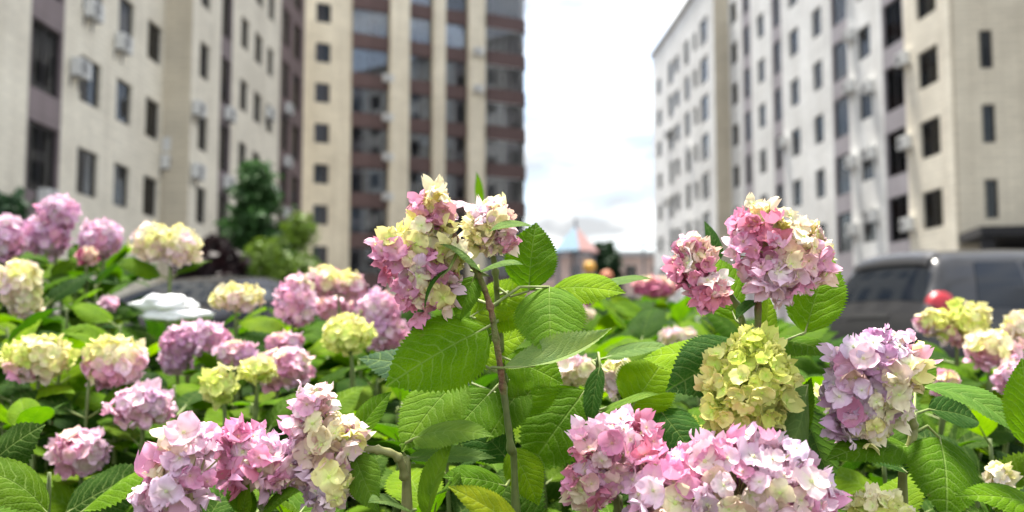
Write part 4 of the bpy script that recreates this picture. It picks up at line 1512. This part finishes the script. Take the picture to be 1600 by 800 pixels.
hero_leaf(r2, c2, (735, 495, 1.13), (835, 440, 1.11), 74, (0.1, -0.8, 0.5), 0.3, 0.1, 0.2, 0.0, G_LIME, seed=14)
hero_leaf(r2, c2, (862, 452, 1.12), (978, 458, 1.06), 66, (0.05, -0.86, 0.5), 0.5, 0.1, 0.2, 0.0, G_LIME, seed=15)
hero_leaf(r2, c2, (930, 448, 1.2), (1020, 436, 1.2), 34, (0, -0.4, 0.9), 0.6, 0.1, 0.2, 0.0, G_GREY, seed=16)
hero_leaf(r2, c2, (735, 560, 1.16), (830, 520, 1.13), 74, (0, -0.75, 0.6), 0.4, 0.1, 0.2, 0.0, G_LIME, seed=17)
hero_leaf(r2, c2, (820, 600, 1.14), (760, 690, 1.10), 70, (-0.2, -0.9, 0.3), 0.4, 0.1, 0.2, 0.0, G_MID, seed=18)

for (bs, tp, w_, nn, tn, sd) in (
        ((742, 470, 1.14), (835, 500, 1.12), 84, (0.1, -0.9, 0.3), G_LIME, 201), ((790, 560, 1.12), (880, 600, 1.10), 78, (0.1, -0.8, 0.5), G_BRIGHT, 202),
        ((770, 610, 1.10), (700, 690, 1.06), 84, (-0.2, -0.9, 0.3), G_MID, 203), ((800, 650, 1.12), (868, 560, 1.16), 76, (0.1, -0.85, 0.4), G_BRIGHT, 204),
        ((800, 700, 1.08), (842, 790, 1.05), 62, (0.1, -0.85, 0.4), G_LIME, 205), ((795, 720, 1.10), (720, 640, 1.14), 80, (-0.1, -0.8, 0.5), G_DARK, 206),
        ((830, 470, 1.15), (905, 520, 1.13), 78, (0.1, -0.9, 0.3), G_BRIGHT, 207), ((790, 760, 1.04), (690, 745, 1.0), 66, (0, -0.7, 0.6), G_MID, 208),
        ((740, 600, 1.2), (560, 560, 1.25), 90, (0, -0.7, 0.6), G_BLUE, 209), ((770, 540, 1.2), (690, 470, 1.22), 70, (0, -0.8, 0.4), G_MID, 210)):
    hero_leaf(r2, c2, bs, tp, w_, nn, 0.5, 0.12, 0.25, 0.15, tn, seed=sd)

# paired heads on the right stem
top = seg_pts((1200, 410, 1.0), (1186, 455, 1.0), (1184, 520, 1.0), (1180, 620, 1.01), (1172, 740, 1.03))
r3, c3 = stem_thing('upright brown-stemmed hydrangea with broad dusty pink domed head and a curled leaf behind', top + [ground(0.27, 1.10)], 0.0044, 0.0034, 'woody')
flower_head(r3, [(1222, 398, 1.0, 62, 58), (1182, 352, 1.01, 40, 33), (1262, 402, 1.0, 40, 48), (1214, 430, 0.98, 38, 34)], ([ROSE, PINK, PINK, PALE, PALE, PEACH], [PALE, CREAM, YELL, PEACH], (0.55, -0.2, 0.6), 0.36), 0.022, 3, True, WILT, c3[1], jit=0.21, dens=1.4)
hero_leaf(r3, c3, (1258, 520, 1.03), (1298, 398, 1.06), 92, (-0.4, -0.9, 0.3), 0.5, 0.2, 0.2, 0.3, G_BRIGHT, seed=21)
hero_leaf(r3, c3, (1210, 530, 1.03), (1306, 560, 0.98), 92, (0.2, -0.6, 0.8), 0.6, 0.15, 0.3, 0.0, G_MID, seed=22)
hero_leaf(r3, c3, (1190, 545, 1.02), (1200, 460, 1.06), 46, (0.3, -0.9, 0.2), 0.4, 0.2, 0.2, 0.3, G_LIME, seed=23)
hero_leaf(r3, c3, (1172, 545, 1.02), (1040, 612, 0.98), 108, (0.1, -0.85, 0.55), 0.5, 0.2, 0.3, -0.2, G_DARK, seed=24)
hero_leaf(r3, c3, (1160, 560, 1.06), (1005, 560, 1.12), 100, (0.1, -0.6, 0.7), 0.5, 0.1, 0.2, 0.0, G_LIME, seed=25)
hero_leaf(r3, c3, (1182, 470, 1.01), (1150, 500, 0.98), 24, (-0.6, -0.7, 0.2), 0.5, 0.5, 0.2, 0.0, G_DARK, seed=26)
hero_leaf(r3, c3, (1175, 600, 1.03), (1290, 640, 1.08), 90, (0.1, -0.7, 0.6), 0.5, 0.1, 0.2, 0.0, G_MID, seed=27)

top = seg_pts((1120, 440, 1.02), (1150, 475, 1.03), (1165, 540, 1.05), (1150, 640, 1.07), (1140, 760, 1.09))
r4, c4 = stem_thing('hydrangea stem with drooping pink head edged with cream, deep rose beneath', top + [ground(0.22, 1.2)], 0.0045, 0.003)
flower_head(r4, [(1083, 418, 1.0, 33, 34), (1108, 455, 0.99, 28, 29), (1080, 388, 1.0, 24, 20)], ([PALE, PINK, ROSE, DPINK], [CREAM, PEACH, WHITE], (-0.2, -0.2, 0.9), 0.5), 0.022, 4, True, WILT, c4[0], jit=0.22, dens=1.4)
hero_leaf(r4, c4, (1126, 405, 1.1), (1100, 345, 1.12), 26, (0.4, -0.8, 0.2), 0.3, 0.2, 0.2, 0.0, G_DARK, seed=28, attach=False)
hero_leaf(r4, c4, (1150, 500, 1.04), (1110, 400, 1.1), 66, (-0.4, -0.85, 0.3), 0.5, 0.2, 0.2, 0.0, G_BRIGHT, seed=29)

# yellow-green cone
top = seg_pts((1172, 650, 0.96), (1170, 720, 0.97), (1165, 800, 0.99))
r5, c5 = stem_thing('hydrangea stem with tight yellow-green cone shaped head beside a rolled leaf', top + [ground(0.25, 1.02)], 0.0045, 0.0034)
flower_head(r5, [(1170, 602, 0.96, 66, 62), (1178, 552, 0.96, 38, 34), (1165, 645, 0.96, 62, 42), (1128, 645, 0.95, 28, 20)], ([YGREEN, YGREEN, YELL, YGREEN, YELL], [OLIVE, YGREEN, OLIVE], (0, 0.1, -1), 0.36), 0.018, 5, True, TIGHT, c5[0], jit=0.10, dens=1.9)
hero_leaf(r5, c5, (1262, 602, 0.95), (1226, 722, 0.93), 70, (0.5, -0.8, 0.1), 0.5, -0.5, 0.5, 0.7, G_GREY, seed=31)
hero_leaf(r5, c5, (1240, 700, 0.97), (1268, 590, 1.0), 44, (-0.6, -0.7, 0.1), 0.4, 0.4, 0.3, 0.0, G_MID, seed=32)
hero_leaf(r5, c5, (1250, 630, 1.04), (1300, 760, 1.04), 70, (-0.3, -0.8, 0.4), 0.4, 0.2, 0.2, 0.0, G_BLUE, seed=33)

# lilac head
top = seg_pts((1385, 625, 0.98), (1412, 632, 0.99), (1427, 665, 1.0), (1422, 705, 1.0), (1410, 800, 1.02))
r6, c6 = stem_thing('bent green hydrangea stem with lilac-pink head hanging to the side, yellow patch below', top + [ground(0.42, 1.08)], 0.005, 0.0042, 'palestem')
flower_head(r6, [(1366, 570, 0.97, 62, 46), (1352, 625, 0.97, 60, 52), (1350, 660, 0.97, 48, 36), (1400, 572, 0.96, 38, 34), (1385, 540, 0.97, 40, 28)], ([LILAC, LILACP, LILACP, PINK, PALE], [CREAM, YELL, YELL], (0.35, -0.9, -0.55), 0.22), 0.0235, 6, True, WILT, c6[2], jit=0.2, dens=1.4)
hero_leaf(r6, c6, (1422, 700, 1.0), (1290, 720, 0.94), 80, (0.1, -0.55, 0.85), 0.7, 0.1, 0.3, 0.0, G_MID, seed=41)
hero_leaf(r6, c6, (1468, 684, 1.0), (1478, 815, 0.92), 124, (0.05, -0.85, 0.5), 0.6, 0.08, 0.3, 0.0, G_MID, seed=42)
hero_leaf(r6, c6, (1440, 606, 1.02), (1600, 690, 0.96), 76, (0.35, -0.5, 0.85), 1.1, 0.3, 0.2, 0.3, (0.085, 0.19, 0.03), seed=43)
hero_leaf(r6, c6, (1450, 640, 1.03), (1530, 660, 1.06), 60, (0, -0.7, 0.6), 0.5, 0.3, 0.2, 0.0, G_DARK, seed=44)
hero_leaf(r6, c6, (1430, 600, 1.08), (1440, 550, 1.12), 56, (0, -0.9, 0.3), 0.5, 0.2, 0.2, 0.0, G_MID, seed=45)
hero_leaf(r6, c6, (1418, 740, 1.0), (1345, 690, 1.06), 66, (0.2, -0.7, 0.6), 0.5, 0.2, 0.2, 0.0, G_DARK, seed=46)

# pink ball and the big pale head at the bottom
top = seg_pts((958, 755, 0.95), (965, 800, 0.96), (970, 860, 0.97))
r7, c7 = stem_thing('hydrangea stem with round rose-pink head next to the large pale one', top + [ground(0.12, 1.0)], 0.0045, 0.0034)
flower_head(r7, [(960, 702, 0.94, 66, 58), (920, 755, 0.93, 38, 38), (1000, 700, 0.94, 34, 40)], ([PINK, PALE, PALE, PINK, ROSE], [PEACH, ROSE, CREAM], (-0.3, -0.3, -0.7), 0.25), 0.0235, 7, True, FRESH[:4] + WILT, c7[0], jit=0.18, dens=1.4)
top = seg_pts((1145, 800, 0.92), (1150, 860, 0.93))
r8, c8 = stem_thing('hydrangea stem with very large pale blush head of broad florets', top + [ground(0.23, 0.96)], 0.005, 0.0036)
flower_head(r8, [(1075, 780, 0.90, 92, 72), (1180, 765, 0.90, 100, 86), (1250, 800, 0.90, 56, 66), (1120, 735, 0.90, 62, 50)], ([PINK, PINK, PALE, PALE, LILACP, PINK, PALE], [CREAM, PEACH, CREAM], (0.1, -0.6, -0.7), 0.27), 0.028, 8, True, FRESH[:4] + WILT, c8[0], jit=0.18, dens=1.35)

# three pale pink heads at bottom left
top = seg_pts((300, 800, 0.93), (310, 860, 0.95))
r9, c9 = stem_thing('hydrangea stem with ragged bright pink head, its florets reaching up in a point', top + [ground(-0.32, 1.0)], 0.005, 0.0036)
flower_head(r9, [(292, 740, 0.92, 60, 50), (300, 690, 0.92, 36, 42), (250, 775, 0.92, 36, 36), (328, 740, 0.92, 36, 40)], ([PINK, LILACP, PALE, PINK, PINK], [CREAM, PEACH, CREAM], (-0.6, -0.5, -0.3), 0.10), 0.028, 9, True, WILT, c9[0], jit=0.27, dens=1.3)
hero_leaf(r9, c9, (395, 810, 0.93), (352, 740, 0.96), 40, (0.3, -0.8, 0.4), 0.5, 0.2, 0.2, 0.0, G_MID, seed=51)
top = seg_pts((420, 770, 0.95), (410, 840, 0.96))
r10, c10 = stem_thing('hydrangea stem with mid pink head pressed between two paler pink heads', top + [ground(-0.25, 1.02)], 0.005, 0.0036)
flower_head(r10, [(408, 715, 0.94, 52, 44), (440, 735, 0.93, 34, 38), (372, 690, 0.94, 24, 28)], ([PINK, PALE, LILACP, PINK], [PEACH, CREAM, ROSE], (0, -0.6, -0.3), 0.25), 0.027, 10, True, WILT, c10[0], jit=0.24, dens=1.3)
hero_leaf(r10, c10, (410, 800, 0.93), (470, 768, 0.9), 50, (0, -0.6, 0.8), 0.5, 0.2, 0.2, 0.0, G_MID, seed=52)
hero_leaf(r10, c10, (380, 810, 0.93), (390, 755, 0.92), 34, (-0.3, -0.8, 0.3), 0.5, 0.2, 0.2, 0.0, G_BRIGHT, seed=53)
top = seg_pts((548, 705, 0.95), (590, 703, 0.95), (622, 715, 0.96), (632, 745, 0.97), (636, 800, 0.98))
r11, c11 = stem_thing('arched brown and green hydrangea stem carrying a tall pale pink and cream head sideways', top + [ground(-0.10, 1.04)], 0.0048, 0.0036, 'palestem')
flower_head(r11, [(498, 690, 0.94, 44, 58), (492, 635, 0.94, 30, 42), (515, 755, 0.93, 40, 50), (540, 690, 0.95, 30, 36)], ([PALE, LILACP, PALE, PINK, WHITE], [CREAM, YELL, CREAM, PEACH], (0.5, -0.7, 0.1), 0.36), 0.027, 11, True, WILT, c11[1], jit=0.25, dens=1.3)
hero_leaf(r11, c11, (552, 690, 0.96), (612, 612, 0.97), 48, (-0.6, -0.75, 0.3), 0.5, 0.3, 0.2, 0.3, G_MID, seed=54)
hero_leaf(r11, c11, (646, 686, 0.97), (772, 682, 0.90), 62, (0, -0.75, 0.7), 0.7, 0.12, 0.3, 0.0, (0.12, 0.22, 0.03), seed=55)
hero_leaf(r11, c11, (636, 716, 0.98), (775, 716, 0.98), 44, (0, -0.55, 0.85), 0.3, 0.3, 0.1, 0.0, G_GREY, seed=56)
hero_leaf(r11, c11, (668, 815, 0.95), (708, 690, 0.93), 52, (-0.75, -0.6, 0.3), 0.6, 0.5, 0.1, 0.3, (0.11, 0.21, 0.015), seed=57)
hero_leaf(r11, c11, (553, 708, 0.95), (592, 800, 0.92), 62, (-0.2, -0.85, 0.4), 0.6, 0.3, 0.2, 0.3, (0.10, 0.2, 0.02), seed=58)
hero_leaf(r11, c11, (640, 800, 0.96), (575, 785, 0.90), 60, (0, -0.6, 0.8), 0.6, 0.2, 0.2, 0.0, G_GREY, seed=59)
hero_leaf(r11, c11, (820, 835, 0.90), (700, 760, 0.86), 66, (0.2, -0.75, 0.6), 0.4, 0.15, 0.2, 0.0, (0.24, 0.31, 0.012), seed=60)
hero_leaf(r11, c11, (548, 705, 0.95), (545, 800, 0.97), 30, (-0.9, -0.4, 0.1), 0.4, 0.4, 0.2, 0.0, G_DARK, seed=61)

# small green bud head, bottom right
top = seg_pts((1372, 812, 0.93), (1375, 880, 0.94))
r12, c12 = stem_thing('short hydrangea stem with small yellow-green budding head among broad leaves', top + [ground(0.36, 1.0)], 0.0042, 0.003)
flower_head(r12, [(1372, 806, 0.93, 46, 36)], ([YELL, YGREEN, CREAM], [CREAM], (0, 0, 1), 0.3), 0.017, 12, True, TIGHT, c12[0])
hero_leaf(r12, c12, (1640, 800, 0.96), (1492, 776, 0.92), 70, (0.1, -0.6, 0.8), 0.6, 0.15, 0.2, 0.0, G_BRIGHT, seed=62, attach=False)
hero_leaf(r12, c12, (1612, 700, 0.90), (1596, 560, 0.92), 72, (-0.3, -0.9, 0.2), 0.4, 0.2, 0.2, 0.0, G_BRIGHT, seed=63, attach=False)

# leafy stems behind the focus plane
top = seg_pts((935, 560, 1.12), (932, 620, 1.13), (925, 720, 1.14), (920, 800, 1.15))
r13, c13 = stem_thing('flowerless hydrangea shoot with large dark leaf and bright yellow-green leaves', top + [ground(0.1, 1.25)], 0.004, 0.003)
hero_leaf(r13, c13, (915, 610, 1.16), (822, 740, 1.12), 124, (-0.1, -0.9, 0.35), 0.5, 0.12, 0.2, 0.0, G_MID, seed=71)
hero_leaf(r13, c13, (938, 572, 1.1), (925, 672, 1.08), 40, (-0.7, -0.7, 0.2), 0.5, 0.3, 0.2, 0.0, G_DARK, seed=72)
hero_leaf(r13, c13, (945, 560, 1.16), (1050, 545, 1.14), 54, (0, -0.45, 0.9), 0.7, 0.2, 0.2, 0.0, G_GREY, seed=73)
hero_leaf(r13, c13, (985, 640, 1.14), (1040, 560, 1.18), 96, (0, -0.85, 0.4), 0.4, 0.1, 0.2, 0.0, G_LIME, seed=74)
hero_leaf(r13, c13, (935, 650, 1.08), (1032, 616, 1.04), 34, (0, -0.45, 0.9), 0.5, 0.25, 0.2, 0.0, (0.12, 0.22, 0.03), seed=75)
hero_leaf(r13, c13, (905, 640, 1.2), (840, 700, 1.24), 90, (0, -0.6, 0.8), 0.4, 0.1, 0.2, 0.0, G_BRIGHT, seed=76)
hero_leaf(r13, c13, (1030, 640, 1.15), (1090, 720, 1.1), 80, (0, -0.8, 0.5), 0.4, 0.1, 0.2, 0.0, G_DARK, seed=77)
hero_leaf(r13, c13, (748, 330, 1.7), (744, 268, 1.7), 22, (0.8, -0.6, 0.1), 0.3, 0.3, 0.2, 0.0, G_BRIGHT, seed=78, attach=False)

# ---- the softer stems behind ---------------------------------------------------------------
P_PINK = ([PINK, PINK, PALE, LILAC], [CREAM, PALE], (0, 0, 1), 0.12)
P_LIL = ([PINK, LILAC, LILACP], [PALE], (0, 0, 1), 0.2)
P_YEL = ([YELL, YGREEN, YELL, CREAM], [PALE, PINK], (-0.2, 0, -1), 0.26)
P_CRE = ([CREAM, YELL, CREAM, PALE], [PALE, PEACH], (0, -0.2, -1), 0.3)
P_MIX = ([PALE, PINK, PALE], [CREAM, YELL], (0, -0.4, 0.8), 0.42)
P_LIME = ([YGREEN, YELL], [YELL, CREAM], (0, 0, 1), 0.2)
P_RED = ([ROSE, DPINK, PEACH], [PEACH, CREAM], (0.3, 0, 1), 0.3)
P_PEA = ([PEACH, CREAM, PALE], [PALE], (0, 0, 1), 0.3)
MID = [
    ([(4, 372, 2.5, 32, 34)], P_LIL, 'rounded mauve-pink hydrangea head standing beside the narrow thuja'),
    ([(72, 368, 2.6, 32, 30), (92, 332, 2.6, 28, 24)], P_LIL, 'mauve-pink hydrangea head of two stacked lobes below the lilac balcony strip'),
    ([(157, 373, 2.6, 29, 30)], P_LIL, 'compact mauve-pink hydrangea head alone between a two-lobed one and a cream one'),
    ([(238, 377, 2.4, 30, 26), (282, 385, 2.4, 28, 28)], P_CRE, 'wide cream hydrangea head turning pink at one end, left of the maroon shrub'),
    ([(32, 445, 2.2, 28, 36), (40, 475, 2.2, 20, 22)], P_CRE, 'tall cream hydrangea head with blush tip among large leaves'),
    ([(58, 560, 1.75, 50, 33)], P_YEL, 'domed yellow-green hydrangea head with a pink lower rim'),
    ([(180, 562, 1.75, 46, 32), (165, 580, 1.75, 28, 24)], P_MIX, 'cream-centred pink hydrangea head next to the yellow-green dome'),
    ([(222, 635, 1.65, 46, 30)], P_PINK, 'plain pink hydrangea head leaning over a broad leaf'),
    ([(126, 706, 1.6, 40, 30)], P_PINK, 'small blush pink hydrangea head low among dark leaves'),
    ([(318, 527, 2.0, 40, 20), (278, 535, 2.0, 24, 22)], P_LIL, 'flat mauve hydrangea head below the black car'),
    ([(275, 565, 2.0, 22, 16)], P_LIL, 'tiny dusky mauve hydrangea head under the flat mauve one'),
    ([(370, 466, 2.2, 40, 19)], P_CRE, 'flat buttery cream hydrangea head in front of the black car'),
    ([(462, 470, 2.1, 28, 38)], P_PINK, 'upright soft pink hydrangea head left of a pink and cream cluster'),
    ([(508, 440, 2.3, 28, 22), (545, 446, 2.3, 22, 20)], P_MIX, 'pink and cream hydrangea cluster in front of the tower balconies'),
    ([(545, 522, 1.8, 38, 28)], P_LIME, 'vivid yellow-green hydrangea head standing on a dark stem before pink ones'),
    ([(592, 480, 2.1, 28, 26), (598, 520, 2.1, 34, 30)], P_PINK, 'tall blurred pink hydrangea head behind the vivid yellow-green one'),
    ([(345, 602, 1.6, 25, 24)], P_LIME, 'small lime hydrangea head against a lime leaf'),
    ([(405, 578, 1.65, 28, 16)], P_LIME, 'flat lime hydrangea head resting on a lime leaf'),
    ([(440, 575, 1.8, 46, 28)], P_PINK, 'ragged pink hydrangea head behind the flat lime one'),
    ([(447, 535, 2.0, 26, 14)], P_PINK, 'thin dusky pink hydrangea head above the ragged pink one'),
    ([(372, 552, 1.9, 30, 16)], P_PINK, 'pink hydrangea head half hidden behind a leaf next to the ragged pink one'),
    ([(845, 614, 1.4, 28, 24)], P_CRE, 'small creamy white hydrangea head seen under the curled grey-green leaf'),
    ([(895, 578, 1.5, 34, 22)], P_PEA, 'cream and peach hydrangea head under the curled grey-green leaf'),
    ([(966, 588, 1.35, 22, 32)], P_CRE, 'narrow greenish cream hydrangea head beside a bright translucent leaf'),
    ([(1024, 449, 3.2, 34, 14)], P_RED, 'reddish hydrangea head on the distant dark bush'),
    ([(1062, 527, 2.6, 28, 12)], P_PEA, 'flat peach hydrangea head on the distant dark bush'),
    ([(1072, 678, 1.15, 24, 22)], P_LIME, 'little green budding hydrangea head peeping over the large pale head'),
    ([(1278, 626, 1.25, 16, 18)], P_CRE, 'little cream hydrangea bud cluster between the yellow-green cone and the lilac head'),
    ([(1462, 503, 1.9, 28, 18), (1512, 500, 1.9, 30, 24), (1490, 515, 1.9, 30, 18)], P_YEL, 'open yellowish hydrangea head in front of the tail lamp'),
    ([(1550, 546, 1.8, 40, 26)], P_MIX, 'pinkish cream hydrangea head beside the open yellowish one'),
    ([(1596, 512, 1.9, 24, 24)], P_CRE, 'cream hydrangea head before the dark side of the grey car'),
    ([(1582, 592, 1.7, 24, 26)], P_PINK, 'pink hydrangea head below the pinkish cream one'),
    ([(1478, 598, 1.6, 16, 16)], P_MIX, 'tiny pinkish cream hydrangea head above the arching leaf'),
    ([(1560, 748, 1.2, 16, 24)], P_CRE, 'small white and yellow hydrangea floret cluster beneath the arching leaf'),
    ([(520, 480, 2.4, 30, 18)], P_PINK, 'small shaded pink hydrangea head under the pink and cream cluster'),
    ([(172, 474, 2.4, 12, 8)], P_PINK, 'tiny pink hydrangea tuft between broad dark leaves'),
    ([(135, 400, 2.5, 16, 12)], P_RED, 'small dusky red hydrangea tuft under the compact mauve head'),
    ([(905, 490, 2.6, 20, 10)], P_PEA, 'small peach hydrangea tuft beside the bright translucent leaf tip'),
]
rm_ = random.Random(77)
for (lobes, pal, lab) in MID:
    HEADS += [tuple(l[:5]) for l in lobes]
HEADS.append((265, 484, 2.4, 52, 28))
HEADS.append((328, 490, 6.0, 30, 13))
for k, (lobes, pal, lab) in enumerate(MID):
    px, py, d = lobes[0][:3]
    mx_ = sum(l[0] for l in lobes) / len(lobes)
    ry = lobes[0][4]
    t0 = P(mx_, max(l[1] + l[4] * 0.45 for l in lobes), d)
    g = ground(t0.x * 1.02 + rm_.uniform(-.05, .05), t0.y + rm_.uniform(0.02, .10))
    hgt = t0.z
    pts = [t0, t0 + Vector((rm_.uniform(-.01, .01), 0.006, -0.06)), t0.lerp(g, 0.45) + Vector((rm_.uniform(-.02, .02), 0.01, 0)), g]
    rt, cv = stem_thing(lab, pts, 0.0055, 0.0032)
    flower_head(rt, lobes, pal, 0.027 if d > 1.5 else 0.024, 300 + k, False, None, cv[0], dens=1.6)
    auto_pairs(rt, cv, 0.035 + 0.01 * d, 5 if d > 1.5 else 4, rm_, 0.14 if d > 1.5 else 0.10, d < 1.7, gap=0.06, els=(0.15, -0.55))

# ---- flowerless shoots that fill the shrubs ---------------------------------------------------
XS = [-250, 0, 150, 205, 225, 430, 600, 700, 800, 1000, 1060, 1300, 1330, 1450, 1600, 1850]
FAR_Y = [412, 412, 402, 430, 500, 515, 530, 500, 490, 478, 490, 545, 570, 575, 565, 560]      # d >= 2.3
MIDY = [540, 540, 530, 545, 560, 575, 570, 560, 545, 535, 540, 570, 620, 625, 610, 600]       # d ~ 1.8
NEARY = [690, 690, 680, 690, 700, 690, 660, 640, 630, 620, 625, 640, 680, 690, 690, 690]      # d ~ 1.3
FRONTY = [800, 800, 800, 810, 820, 820, 800, 780, 790, 800, 800, 810, 800, 790, 780, 780]     # d ~ 1.05


def sky_y(px, d):
    ys = [np.interp(px, XS, a) for a in (FRONTY, NEARY, MIDY, FAR_Y)]
    return float(np.interp(d, [1.05, 1.3, 1.8, 2.35], ys))


rf = random.Random(5)
nsh = 0
d = 1.08
while d < 4.9:
    step = 0.128 if d < 2.15 else (0.12 if d < 3.0 else 0.235)
    half = 850 / FPX * d + 0.1
    x = -half + rf.uniform(0, step)
    while x < half:
        px = 800 + x / d * FPX
        dd = d + rf.uniform(-0.05, 0.05)
        yy = sky_y(px, dd) + abs(rf.gauss(0, 28)) / dd ** 0.3 + 14
        if dd > 3.3 and px < 880 or dd > 2.9 and px > 1270:
            x += step; continue
        if dd > 2.7:
            yy = sky_y(px, 2.4) + rf.uniform(0, 50)
            if px < 930 and dd > 3.3:
                yy += 60
        for (hx, hy, hd, rx, ry) in HEADS:
            if dd < hd and 1.3 < hd and abs(px - hx) < rx * 0.8 and yy < hy + ry:
                yy = hy + ry + 16
        t0 = P(px, yy, dd)
        if t0.z > 0.25:
            g = ground(t0.x + rf.uniform(-.06, .06), t0.y + rf.uniform(-.03, .08))
            near = dd < 1.75
            if px > 1240 and dd > 1.3:
                lab, grp = 'leafy flowerless hydrangea shoot in the clump before the grey car', 'leafy shoots before the grey car'
            elif px > 880 and dd > 2.2:
                lab, grp = 'leafy flowerless hydrangea shoot in the distant dark bush below the playground', 'leafy shoots of the distant bush'
            elif px < 330:
                lab, grp = 'leafy flowerless hydrangea shoot among the mauve and yellow-green heads before the cream block', 'leafy shoots before the cream block'
            elif px < 620:
                lab, grp = 'leafy flowerless hydrangea shoot between the black car and the arched stem', 'leafy shoots before the black car'
            elif px < 980:
                lab, grp = 'leafy flowerless hydrangea shoot behind the tall reddish-brown stem', 'leafy shoots behind the tall stem'
            else:
                lab, grp = 'leafy flowerless hydrangea shoot behind the yellow-green cone and lilac heads', 'leafy shoots behind the cone head'
            rt, cv = stem_thing(lab, [t0, t0.lerp(g, 0.4) + Vector((rf.uniform(-.02, .02), rf.uniform(-.02, .02), 0)), g], 0.005, 0.0025, 'stem', grp, 'leafy_hydrangea')
            auto_pairs(rt, cv, 0.004, 6 if dd < 2.4 else 4, rf, rf.uniform(0.11, 0.15) if dd < 1.6 else rf.uniform(0.13, 0.18), near, gap=0.05, els=(0.55, -0.5))
            lv = [o_ for o_ in rt.children if o_.name.startswith('leaf')]
            topl = [o_ for o_ in lv if (rt.location + o_.location - t0).length < 0.06]
            if len(lv) < 3 or not topl:              # bare stick: leave it out
                for o_ in list(rt.children) + [rt]:
                    bpy.data.objects.remove(o_)
            else:
                nsh += 1
        x += step * rf.uniform(0.8, 1.2)
    d += 0.165 if d < 3.0 else 0.36
# ---- white crumpled stand-in, added for an unidentified bright patch ------------------------------------------------
wb = thing('white_standin', 'bright white crumpled stand-in added for an unidentified white patch before the black car', 'added stand-in', P(262, 492, 2.3))
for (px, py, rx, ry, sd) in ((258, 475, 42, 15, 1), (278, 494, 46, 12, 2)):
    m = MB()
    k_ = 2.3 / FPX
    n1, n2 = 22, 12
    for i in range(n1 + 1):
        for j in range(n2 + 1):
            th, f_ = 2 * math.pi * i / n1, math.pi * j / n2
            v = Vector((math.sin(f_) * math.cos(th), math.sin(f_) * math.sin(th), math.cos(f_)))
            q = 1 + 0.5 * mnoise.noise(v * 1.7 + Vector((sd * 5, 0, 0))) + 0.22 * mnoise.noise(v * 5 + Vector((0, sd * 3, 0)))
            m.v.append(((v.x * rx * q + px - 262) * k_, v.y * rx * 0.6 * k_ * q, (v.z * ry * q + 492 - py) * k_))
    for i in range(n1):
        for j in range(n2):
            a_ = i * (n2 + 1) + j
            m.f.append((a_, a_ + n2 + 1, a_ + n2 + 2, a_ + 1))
    add('fold', m.mesh('fold', M['standin'], True), wb)
print('shoots', nsh, 'objects', len(bpy.data.objects))
